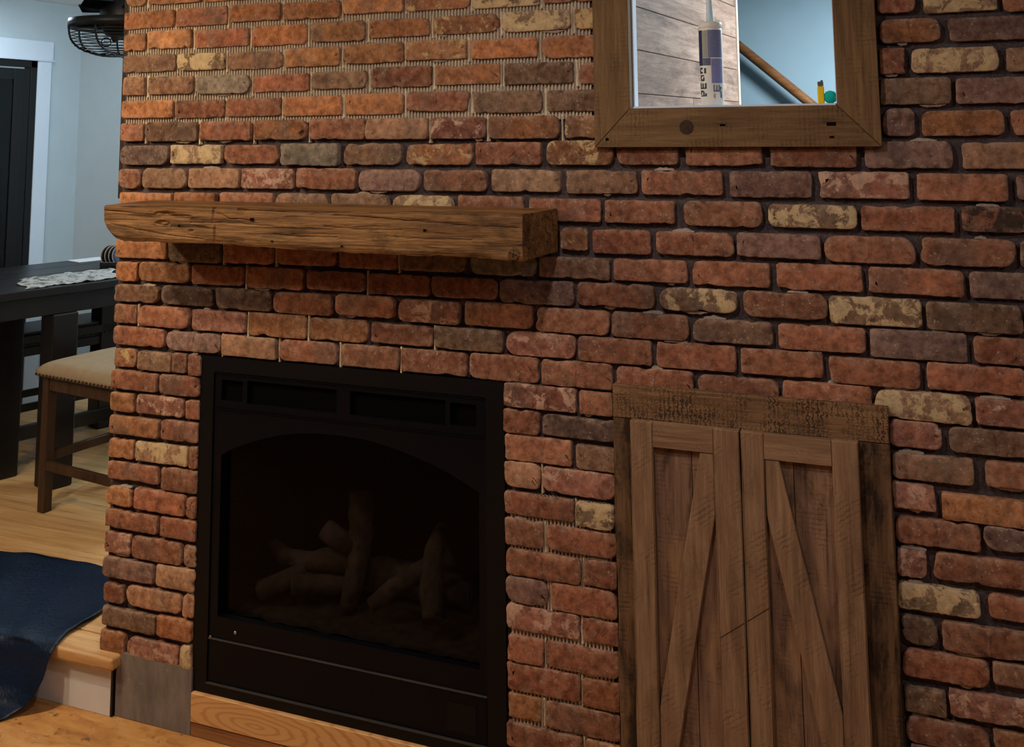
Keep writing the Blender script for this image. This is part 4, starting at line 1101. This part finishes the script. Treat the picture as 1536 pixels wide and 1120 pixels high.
# caulk tube standing on the sill
SZ = 1.948
tb = empty('caulk_tube', (-0.529, 0.06, SZ), 'white caulk tube with navy label standing on the opening sill', 'tube')
tc = (-0.529, 0.06, SZ)
R = 0.0325
lathe('tube_body', [(R * 0.97, 0.0), (R, 0.002), (R, 0.218), (R * 0.97, 0.220)], tc, M['plastic_white'], tb, 32)
lathe('tube_cap', [(R * 1.01, 0.218), (R * 1.03, 0.220), (R * 1.03, 0.232), (R * 0.95, 0.236), (0.012, 0.237)], tc, M['plastic_white'], tb, 32)
lathe('nozzle', [(0.011, 0.234), (0.0105, 0.25), (0.0085, 0.285), (0.0055, 0.355), (0.004, 0.375)], tc, M['nozzle'], tb, 16)
def wrap(name, a0, a1, z0, z1, mat, r=R + 0.0005):
    n = max(3, int((a1 - a0) / 8))
    vs, fs = [], []
    for i in range(n + 1):
        a = math.radians(a0 + (a1 - a0) * i / n)
        for rr in (r, r - 0.0006):
            for z in (z0, z1):
                vs.append((tc[0] + rr * math.sin(a), tc[1] - rr * math.cos(a), tc[2] + z))
    for i in range(n):
        q = i * 4
        fs += [[q, q + 4, q + 5, q + 1], [q + 2, q + 3, q + 7, q + 6], [q + 1, q + 5, q + 7, q + 3], [q, q + 2, q + 6, q + 4]]
    fs += [[0, 1, 3, 2], [n * 4, n * 4 + 2, n * 4 + 3, n * 4 + 1]]
    return link(name, mesh(name, vs, fs), mat, tb)
# the camera sees the side turned by about -15 degrees
wrap('label_navy', -85, -36, 0.112, 0.212, M['navy'])
wrap('label_stripe', -34, -7, 0.134, 0.211, plain('olive_grey_print', srgb(150, 152, 140), 0.5))
wrap('label_navy_fade', -34, 8, 0.112, 0.133, plain('slate_print', srgb(86, 92, 116), 0.5))
wrap('label_grey', -5, 74, 0.134, 0.212, M['grey_print'])
wrap('label_grey', 10, 74, 0.062, 0.131, plain('lilac_print', srgb(128, 128, 168), 0.5, var=0.2, scale=300))
def strokes(name, a_c, z_c, w, h, marks, mat):
    """one printed glyph, reading up the tube: marks are (u0,u1,v0,v1) in 0..1"""
    for (u0, u1, v0, v1) in marks:
        wrap(name, a_c + (u0 - 0.5) * w, a_c + (u1 - 0.5) * w, z_c + (v0 - 0.5) * h, z_c + (v1 - 0.5) * h, mat, R + 0.0008)
E1 = [(0.0, 0.18, 0, 1), (0.18, 0.5, 0, 0.3), (0.18, 0.5, 0.7, 1), (0.75, 1, 0, 0.9)]
E2 = [(0.1, 0.3, 0.05, 1), (0.3, 0.75, 0, 0.28), (0.3, 0.7, 0.78, 1), (0.55, 0.75, 0.2, 0.6)]
E3 = [(0.0, 0.2, 0, 1), (0.4, 0.6, 0.1, 0.9), (0.8, 1, 0, 0.95), (0.2, 0.8, 0, 0.22)]
E4 = [(0.05, 0.25, 0.3, 1), (0.25, 0.6, 0.7, 0.95), (0.5, 0.7, 0.2, 0.75), (0.1, 1, 0, 0.18), (0.8, 1, 0.18, 0.5)]
for zc, g in ((0.098, E1), (0.077, E2), (0.055, E3), (0.034, E4)):
    strokes('printed_letter', -38, zc, 42, 0.017, g, M['ink'])
strokes('printed_letter', 34, 0.048, 34, 0.020, E3, plain('grey_ink', srgb(116, 116, 128), 0.5))
strokes('printed_letter', 60, 0.036, 16, 0.032, E2, plain('grey_ink_small', srgb(96, 96, 104), 0.5))
strokes('printed_letter', 22, 0.026, 9, 0.012, [(0, 1, 0, 1)], M['orange_ink'])

# lighter and yarn ball on the sill
lg = empty('lighter', (-0.234, 0.06, SZ), 'yellow disposable lighter standing on the sill beside the teal ball', 'lighter')
box('lighter_body', -0.2435, -0.2255, 0.054, 0.066, SZ, SZ + 0.047, M['yellow'], lg, 0.003, seg=2)
box('metal_hood', -0.2425, -0.2265, 0.0545, 0.0655, SZ + 0.0472, SZ + 0.060, M['chrome'], lg, 0.0015)
o = lathe('spark_wheel', [(0.0, -0.003), (0.0035, -0.0028), (0.0035, 0.0028), (0.0, 0.003)], (-0.231, 0.06, SZ + 0.0605), M['nail'], lg, 14, 'Y')
bm = bmesh.new()
bmesh.ops.create_icosphere(bm, subdivisions=4, radius=0.0175)
for v in bm.verts:
    v.co *= 1 + 0.05 * noise.noise(v.co * 190) + 0.03 * math.sin(v.co.z * 900 + v.co.x * 500)
bm.transform(Matrix.Translation((-0.2105, 0.066, SZ + 0.0178)))
o = link('yarn_ball', from_bm(bm, 'yarn_ball', True), M['teal'])
tag(o, 'small teal fuzzy ball on the sill at the right jamb', 'ball')

# stairwell beyond the opening: plank clad wall, blue wall, handrail
PA, PB = Vector((-0.748, 0.052)), Vector((-0.655, 1.30))
dv = (PB - PA).normalized(); nv = Vector((-dv.y, dv.x))
sw = bpy.data.objects.new('wall_plank', None); COL.objects.link(sw)
sw.location = (PA.x, PA.y, 0.0); WLOC[sw.name] = Vector((PA.x, PA.y, 0.0)); sw['kind'] = 'structure'
sw['label'] = 'stairwell wall clad in washed wooden planks seen through the opening'
def slab(name, s0, s1, z0, z1, t0, t1, mat, parent):
    vs = []
    for s, tt in ((s0, t0), (s1, t0), (s1, t1), (s0, t1)):
        p = PA + dv * s + nv * tt
        vs.append((p.x, p.y))
    V = [(x, y, z0) for x, y in vs] + [(x, y, z1) for x, y in vs]
    F = [[0, 1, 2, 3], [7, 6, 5, 4]] + [[i, i + 4, (i + 1) % 4 + 4, (i + 1) % 4] for i in range(4)]
    bm = bmesh.new(); bv = [bm.verts.new(v) for v in V]
    for f in F: bm.faces.new([bv[i] for i in f])
    es = list(bm.edges)
    bmesh.ops.bevel(bm, geom=es, offset=0.0015, segments=1, affect='EDGES')
    return link(name, from_bm(bm, name), mat, parent)
Ltot = (PB - PA).length
slab('backing', 0, Ltot, 0.0, 2.75, 0.012, 0.09, M['wall_paint'], sw)
z = 1.86; k = 0
rg = random.Random(3)
while z < 2.74:
    hh = min(0.128, 2.748 - z)
    cut = rg.uniform(0.35, 0.9) * Ltot
    if k % 2 == 0:
        slab('plank', 0, cut - 0.001, z, z + hh - 0.002, 0.0, 0.0115, M['lam'], sw); slab('plank', cut + 0.001, Ltot, z, z + hh - 0.002, 0.0, 0.0115, M['lam'], sw)
    else:
        slab('plank', 0, Ltot, z, z + hh - 0.002, 0.0, 0.0115, M['lam'], sw)
    z += hh; k += 1
slab('corner_bead', Ltot + 0.001, Ltot + 0.02, 0.0, 2.75, -0.006, 0.09, plain('pale_corner_trim', srgb(236, 222, 200), 0.5), sw)
box('wall_stair', -1.6, 1.3, 2.2, 2.3, 0.0, 2.752, M['stair_paint'], kind='structure')
box('wall_stair_end', 1.2, 1.3, 0.12, 2.2, 0.0, 2.752, M['stair_paint'], kind='structure')
hr = empty('handrail', (-0.4, 2.12, 1.4), 'round oak stair handrail sloping down along the blue stairwell wall', 'handrail')
ra, rb = Vector((-1.25, 2.12, 2.69)), Vector((0.45, 2.12, 1.19))
def rail_z(x): return 2.322 - (x + 0.825) * 0.884
tube('rail', [(-1.22, 2.12, rail_z(-1.22)), (0.5, 2.12, rail_z(0.5))], 0.023, M['rail_wood'], hr, 16)
for bx in (-1.0, 0.1):
    tube('bracket', [(bx, 2.12, rail_z(bx) - 0.02), (bx, 2.13, rail_z(bx) - 0.06), (bx, 2.199, rail_z(bx) - 0.08)], 0.007, M['chrome'], hr, 8)

# ---------------------------------------------------------------- dining room furniture
UF = 0.1925
def rot_box(name, u0, u1, v0, v1, z0, z1, O, ang, mat, parent, bev=0.003, seg=1):
    """box in a frame at O turned by ang: u along the thing, v across"""
    bm = bmesh.new(); bmesh.ops.create_cube(bm, size=1.0)
    for v in bm.verts:
        v.co = Vector(((u0 + u1) / 2 + v.co.x * (u1 - u0), (v0 + v1) / 2 + v.co.y * (v1 - v0), (z0 + z1) / 2 + v.co.z * (z1 - z0)))
    if bev: bmesh.ops.bevel(bm, geom=list(bm.edges), offset=bev, segments=seg, affect='EDGES')
    bm.transform(Matrix.Translation((O[0], O[1], 0)) @ Matrix.Rotation(ang, 4, 'Z'))
    return link(name, from_bm(bm, name), mat, parent)

# table: u runs away from the viewer, v to the left
TO = (-3.99, 0.85); TA = math.atan2(0.947, 0.32)
TZ = 1.147
tbl = empty('dining_table', (TO[0], TO[1], UF), 'dark espresso counter height dining table with thick square legs', 'table')
for i, (v0, v1) in enumerate(((0.0, 0.24), (0.242, 0.48), (0.482, 0.72), (0.722, 0.96))):
    rot_box('tabletop_board', -0.55, 1.15, v0, v1, TZ - 0.04, TZ, TO, TA, M['dark_wood'], tbl, 0.004)
rot_box('apron', -0.45, 1.05, 0.03, 0.055, TZ - 0.135, TZ - 0.041, TO, TA, M['dark_wood'], tbl)
rot_box('apron', -0.45, 1.05, 0.905, 0.93, TZ - 0.135, TZ - 0.041, TO, TA, M['dark_wood'], tbl)
for u in (-0.45, 1.025):
    rot_box('apron', u, u + 0.025, 0.056, 0.904, TZ - 0.135, TZ - 0.041, TO, TA, M['dark_wood'], tbl)
for (u, v) in ((0.27, 0.02), (0.16, 0.36), (0.93, 0.03), (0.93, 0.80)):
    rot_box('leg', u - 0.065, u + 0.065, v, v + 0.125, UF, TZ - 0.041 if v > 0.1 and v < 0.7 else TZ - 0.136, TO, TA, M['dark_wood'], tbl, 0.006)
rot_box('leg_block', 0.08, 0.24, 0.34, 0.50, TZ - 0.165, TZ - 0.136, TO, TA, M['dark_wood'], tbl, 0.004)
rot_box('stretcher', 0.23, 0.9, 0.41, 0.44, UF + 0.15, UF + 0.22, TO, TA, M['dark_wood'], tbl, 0.004)

def tpt(u, v, z):
    c, s = math.cos(TA), math.sin(TA)
    return (TO[0] + u * c - v * s, TO[1] + u * s + v * c, z)
def run_fn(u, v):
    uu = 0.07 + 0.50 * u + 0.12 * v + 0.02 * math.sin(v * 9); vv = 0.035 + 0.36 * v + 0.025 * rnd_noise((u * 5, v * 3, 4))
    z = TZ + 0.004 + 0.012 * max(0, rnd_noise((u * 9, v * 5, 1))) + 0.006 * max(0, rnd_noise((u * 22, v * 11, 6)))
    return tpt(uu, vv, z)
o = grid_mesh('table_runner', run_fn, 60, 24, M['runner'], thick=0.0015)
tag(o, 'crumpled white printed runner lying on the dark table', 'runner')
o = rot_box('paper_sheet', 0.72, 1.1, 0.81, 0.95, TZ + 0.001, TZ + 0.004, TO, TA, plain('white_paper', srgb(226, 230, 236), 0.7), None, 0.0)
tag(o, 'flat white sheet on the far edge of the dark table', 'paper')

# plate rack with plates standing on edge
PR = tpt(0.735, 0.46, TZ)
pr = empty('plate_rack', PR, 'black rack holding upright dark plates on the table', 'rack')
RA = math.radians(21.65)
rot_box('rack_base', -0.05, 0.13, -0.05, 0.05, TZ + 0.0005, TZ + 0.010, PR, RA, M['fan_black'], pr)
rot_box('rack_rail', -0.05, 0.13, -0.05, -0.042, TZ + 0.0105, TZ + 0.035, PR, RA, M['fan_black'], pr)
rot_box('rack_rail', -0.05, 0.13, 0.042, 0.05, TZ + 0.0105, TZ + 0.035, PR, RA, M['fan_black'], pr)
nx_ = Vector((math.cos(RA - 0.75), math.sin(RA - 0.75), 0))
ty_ = Vector((-nx_.y, nx_.x, 0))
for i in range(4):
    c = Vector(PR) + Vector((math.cos(RA), math.sin(RA), 0)) * (-0.012 + i * 0.021) + Vector((0, 0, 0.068))
    lab = ['leftmost upright dark plate in the black rack', 'second upright dark plate from the left in the rack', 'third upright dark plate from the left in the rack', 'blue faced upright plate nearest the brick wall in the rack'][i]
    p = empty('plate', (c[0], c[1], TZ + 0.0105), lab, 'plate', 'plates in the table rack')
    for nm, prof, mt in (('plate_disc', [(0.0, -0.003), (0.036, -0.003), (0.054, 0.002), (0.0545, 0.004), (0.036, 0.0), (0.0, 0.0)], M['plate'] if i == 3 else M['fan_black']), ('plate_rim', [(0.0530, 0.0025), (0.0568, 0.003), (0.0568, 0.0055), (0.0530, 0.005)], M['plate_rim'])):
        vs, fs = [], []
        seg = 32
        for r_, h_ in prof:
            for k in range(seg):
                th = 2 * math.pi * k / seg
                q = c + nx_ * h_ + ty_ * (r_ * math.cos(th)) + Vector((0, 0, r_ * math.sin(th)))
                vs.append(tuple(q))
        n = len(prof)
        rngi = range(n) if nm == 'plate_rim' else range(n - 1)
        for i2 in rngi:
            for k in range(seg):
                k2 = (k + 1) % seg; j2 = (i2 + 1) % n
                fs.append([i2 * seg + k, i2 * seg + k2, j2 * seg + k2, j2 * seg + k])
        bm = bmesh.new(); bv = [bm.verts.new(v) for v in vs]
        for f in fs: bm.faces.new([bv[q] for q in f])
        bmesh.ops.remove_doubles(bm, verts=bm.verts, dist=1e-6)
        link(nm, from_bm(bm, nm, True), mt, p)

# stool in front of the table
SO = (-3.79, 0.835); SA = math.radians(-9)
SZT = 0.845
st = empty('counter_stool', (SO[0] + 0.3, SO[1] + 0.2, UF), 'counter stool with taupe upholstered seat and nailhead trim by the table', 'stool')
SW, SD = 0.60, 0.44
for (u, v) in ((0.01, 0.01), (SW - 0.055, 0.01), (0.01, SD - 0.055), (SW - 0.055, SD - 0.055)):
    rot_box('leg', u, u + 0.045, v, v + 0.045, UF, SZT - 0.055, SO, SA, M['stool_wood'], st, 0.003)
rot_box('apron', 0.056, SW - 0.056, 0.014, 0.036, SZT - 0.12, SZT - 0.056, SO, SA, M['stool_wood'], st)
rot_box('apron', 0.056, SW - 0.056, SD - 0.036, SD - 0.014, SZT - 0.12, SZT - 0.056, SO, SA, M['stool_wood'], st)
rot_box('apron', 0.014, 0.036, 0.056, SD - 0.056, SZT - 0.12, SZT - 0.056, SO, SA, M['stool_wood'], st)
rot_box('apron', SW - 0.036, SW - 0.014, 0.056, SD - 0.056, SZT - 0.12, SZT - 0.056, SO, SA, M['stool_wood'], st)
rot_box('foot_rail', 0.056, SW - 0.056, 0.012, 0.034, UF + 0.185, UF + 0.225, SO, SA, M['stool_wood'], st)
rot_box('foot_rail', 0.014, 0.036, 0.056, SD - 0.056, UF + 0.215, UF + 0.255, SO, SA, M['stool_wood'], st)
rot_box('foot_rail', SW - 0.036, SW - 0.014, 0.056, SD - 0.056, UF + 0.215, UF + 0.255, SO, SA, M['stool_wood'], st)
rot_box('foot_rail', 0.056, SW - 0.056, SD - 0.034, SD - 0.012, UF + 0.185, UF + 0.225, SO, SA, M['stool_wood'], st)
# cushion
bm = bmesh.new()
nu, nv_ = 24, 20
V = {}
for j in range(nv_ + 1):
    for i in range(nu + 1):
        a, b = i / nu * 2 - 1, j / nv_ * 2 - 1
        e_ = (1 - abs(a) ** 5) * (1 - abs(b) ** 5)
        h_ = SZT - 0.030 + 0.045 * max(0, e_) ** 0.35 - 0.006 * (1 - a * a)
        sx = math.copysign(abs(a) ** 0.9, a); sy = math.copysign(abs(b) ** 0.9, b)
        V[i, j] = bm.verts.new((SW / 2 + sx * (SW / 2 + 0.012), SD / 2 + sy * (SD / 2 + 0.012), h_))
for j in range(nv_):
    for i in range(nu): bm.faces.new([V[i, j], V[i + 1, j], V[i + 1, j + 1], V[i, j + 1]])
bd = [V[i, 0] for i in range(nu + 1)] + [V[nu, j] for j in range(1, nv_ + 1)] + [V[i, nv_] for i in range(nu - 1, -1, -1)] + [V[0, j] for j in range(nv_ - 1, 0, -1)]
low = [bm.verts.new((v.co.x, v.co.y, SZT - 0.0545)) for v in bd]
for i in range(len(bd)):
    j = (i + 1) % len(bd)
    bm.faces.new([bd[j], bd[i], low[i], low[j]])
bm.faces.new(low[::-1])
bm.transform(Matrix.Translation((SO[0], SO[1], 0)) @ Matrix.Rotation(SA, 4, 'Z'))
seat = link('seat', from_bm(bm, 'seat', True), M['fabric'], st)
def nail_mesh():
    b = bmesh.new(); bmesh.ops.create_icosphere(b, subdivisions=1, radius=0.0065)
    me = bpy.data.meshes.new('nailhead'); b.to_mesh(me); b.free(); me.materials.append(M['nail'])
    me.polygons.foreach_set('use_smooth', [True] * len(me.polygons))
    return me
NM = nail_mesh()
def nails(parent, pts):
    for p in pts:
        o = bpy.data.objects.new('nailhead', NM); COL.objects.link(o); o.parent = parent
        o.location = Vector(p) - WLOC[parent.name]
def spt(u, v, z):
    c, s = math.cos(SA), math.sin(SA)
    return (SO[0] + u * c - v * s, SO[1] + u * s + v * c, z)
nails(seat, [spt(-0.005 + k * 0.0255, -0.013, SZT - 0.047) for k in range(25)] + [spt(-0.013, 0.01 + k * 0.0255, SZT - 0.047) for k in range(17)])

# bench beyond the table
BO = tpt(-0.3, 0.98, 0)[:2]
bn = empty('dining_bench', (BO[0], BO[1], UF), 'dark upholstered bench with nailhead trim behind the dining table', 'bench')
BZ = 0.797
rot_box('seat', 0.0, 1.4, -0.18, 0.18, BZ - 0.077, BZ, BO, TA, M['dark_leather'], bn, 0.018, 3)
rot_box('apron', 0.03, 1.37, -0.17, -0.145, BZ - 0.127, BZ - 0.078, BO, TA, M['dark_wood'], bn)
rot_box('apron', 0.03, 1.37, 0.145, 0.17, BZ - 0.127, BZ - 0.078, BO, TA, M['dark_wood'], bn)
for (u, v) in ((0.02, -0.175), (1.32, -0.175), (0.02, 0.115), (1.32, 0.115)):
    rot_box('leg', u, u + 0.06, v, v + 0.06, UF, BZ - 0.128, BO, TA, M['dark_wood'], bn)
rot_box('stretcher', 0.08, 1.32, -0.165, -0.14, 0.375, 0.415, BO, TA, M['dark_wood'], bn)
rot_box('stretcher', 0.08, 1.32, 0.14, 0.165, 0.375, 0.415, BO, TA, M['dark_wood'], bn)
cB, sB = math.cos(TA), math.sin(TA)
bseat = [c for c in bn.children if c.name.startswith('seat')][0]
nails(bseat, [(BO[0] + u * cB + 0.181 * sB, BO[1] + u * sB - 0.181 * cB, BZ - 0.062) for u in [0.03 + k * 0.04 for k in range(34)]])

# caged ceiling fan
FC = Vector((-3.80, 1.34, 2.425))
fan = empty('caged_ceiling_fan', (FC.x, FC.y, FC.z - 0.15), 'black caged ceiling fan with a bare bulb hanging over the dining table', 'ceiling fan')
FR = 0.30
lathe('canopy', [(0.0, 2.752 - FC.z), (0.07, 2.7515 - FC.z), (0.065, 2.72 - FC.z), (0.02, 2.70 - FC.z)], FC, M['fan_black'], fan, 20)
tube('downrod', [(FC.x, FC.y, 2.71), (FC.x, FC.y, FC.z + 0.20)], 0.014, M['fan_black'], fan, 10)
lathe('motor_housing', [(0.0, 0.21), (0.06, 0.205), (0.12, 0.17), (0.15, 0.10), (0.15, 0.03), (0.12, -0.03), (0.05, -0.05), (0.0, -0.05)], FC, M['fan_black'], fan, 28)
for k in range(6):
    a0 = math.radians(17 + 60 * k)
    vs, fs = [], []
    n = 10
    for i in range(n + 1):
        f = i / n; r_ = 0.10 + (FR - 0.125) * f
        wd = 0.055 * (math.sin(math.pi * min(1, 0.22 + f * 0.72)) ** 0.6)
        for s_, zz in ((-1, -0.004), (1, 0.028)):
            x = r_; yv = s_ * wd
            X = FC.x + x * math.cos(a0) - yv * math.sin(a0); Y = FC.y + x * math.sin(a0) + yv * math.cos(a0)
            zt = FC.z + 0.105 + zz * (1 if s_ > 0 else 1)
            vs += [(X, Y, zt + 0.003), (X, Y, zt - 0.003)]
    for i in range(n):
        q = i * 4
        fs += [[q, q + 4, q + 6, q + 2], [q + 1, q + 3, q + 7, q + 5], [q, q + 1, q + 5, q + 4], [q + 2, q + 6, q + 7, q + 3]]
    fs += [[0, 2, 3, 1], [n * 4, n * 4 + 1, n * 4 + 3, n * 4 + 2]]
    link('blade', mesh('blade', vs, fs), M['fan_black'], fan)
lathe('drum_ring', [(FR - 0.006, 0.045), (FR, 0.045), (FR, 0.0), (FR - 0.006, 0.0), (FR - 0.006, 0.045)], FC, M['fan_black'], fan, 48)
def circ(r_, z, n=48): return [(FC.x + r_ * math.cos(2 * math.pi * k / n), FC.y + r_ * math.sin(2 * math.pi * k / n), FC.z + z) for k in range(n)]
prof = [(0.296, -0.015), (0.294, -0.03), (0.290, -0.045), (0.285, -0.06), (0.276, -0.075), (0.263, -0.09), (0.245, -0.104), (0.22, -0.117), (0.19, -0.127), (0.155, -0.134), (0.115, -0.138), (0.07, -0.14)]
for r_, z_ in prof:
    tube('cage_wire', circ(r_, z_), 0.0024, M['fan_black'], fan, 6, True)
for k in range(8):
    a0 = math.radians(10 + 45 * k)
    tube('cage_rib', [(FC.x + r_ * math.cos(a0), FC.y + r_ * math.sin(a0), FC.z + z_) for r_, z_ in [(0.298, 0.0)] + prof], 0.0055, M['fan_black'], fan, 6)
tube('bulb_socket', [(FC.x - 0.03, FC.y - 0.02, FC.z - 0.03), (FC.x - 0.07, FC.y - 0.05, FC.z - 0.055)], 0.018, M['fan_black'], fan, 12)
bm = bmesh.new(); bmesh.ops.create_icosphere(bm, subdivisions=3, radius=0.026)
bm.transform(Matrix.Translation((FC.x - 0.092, FC.y - 0.066, FC.z - 0.068)) )
link('bulb', from_bm(bm, 'bulb', True), M['bulb'], fan)
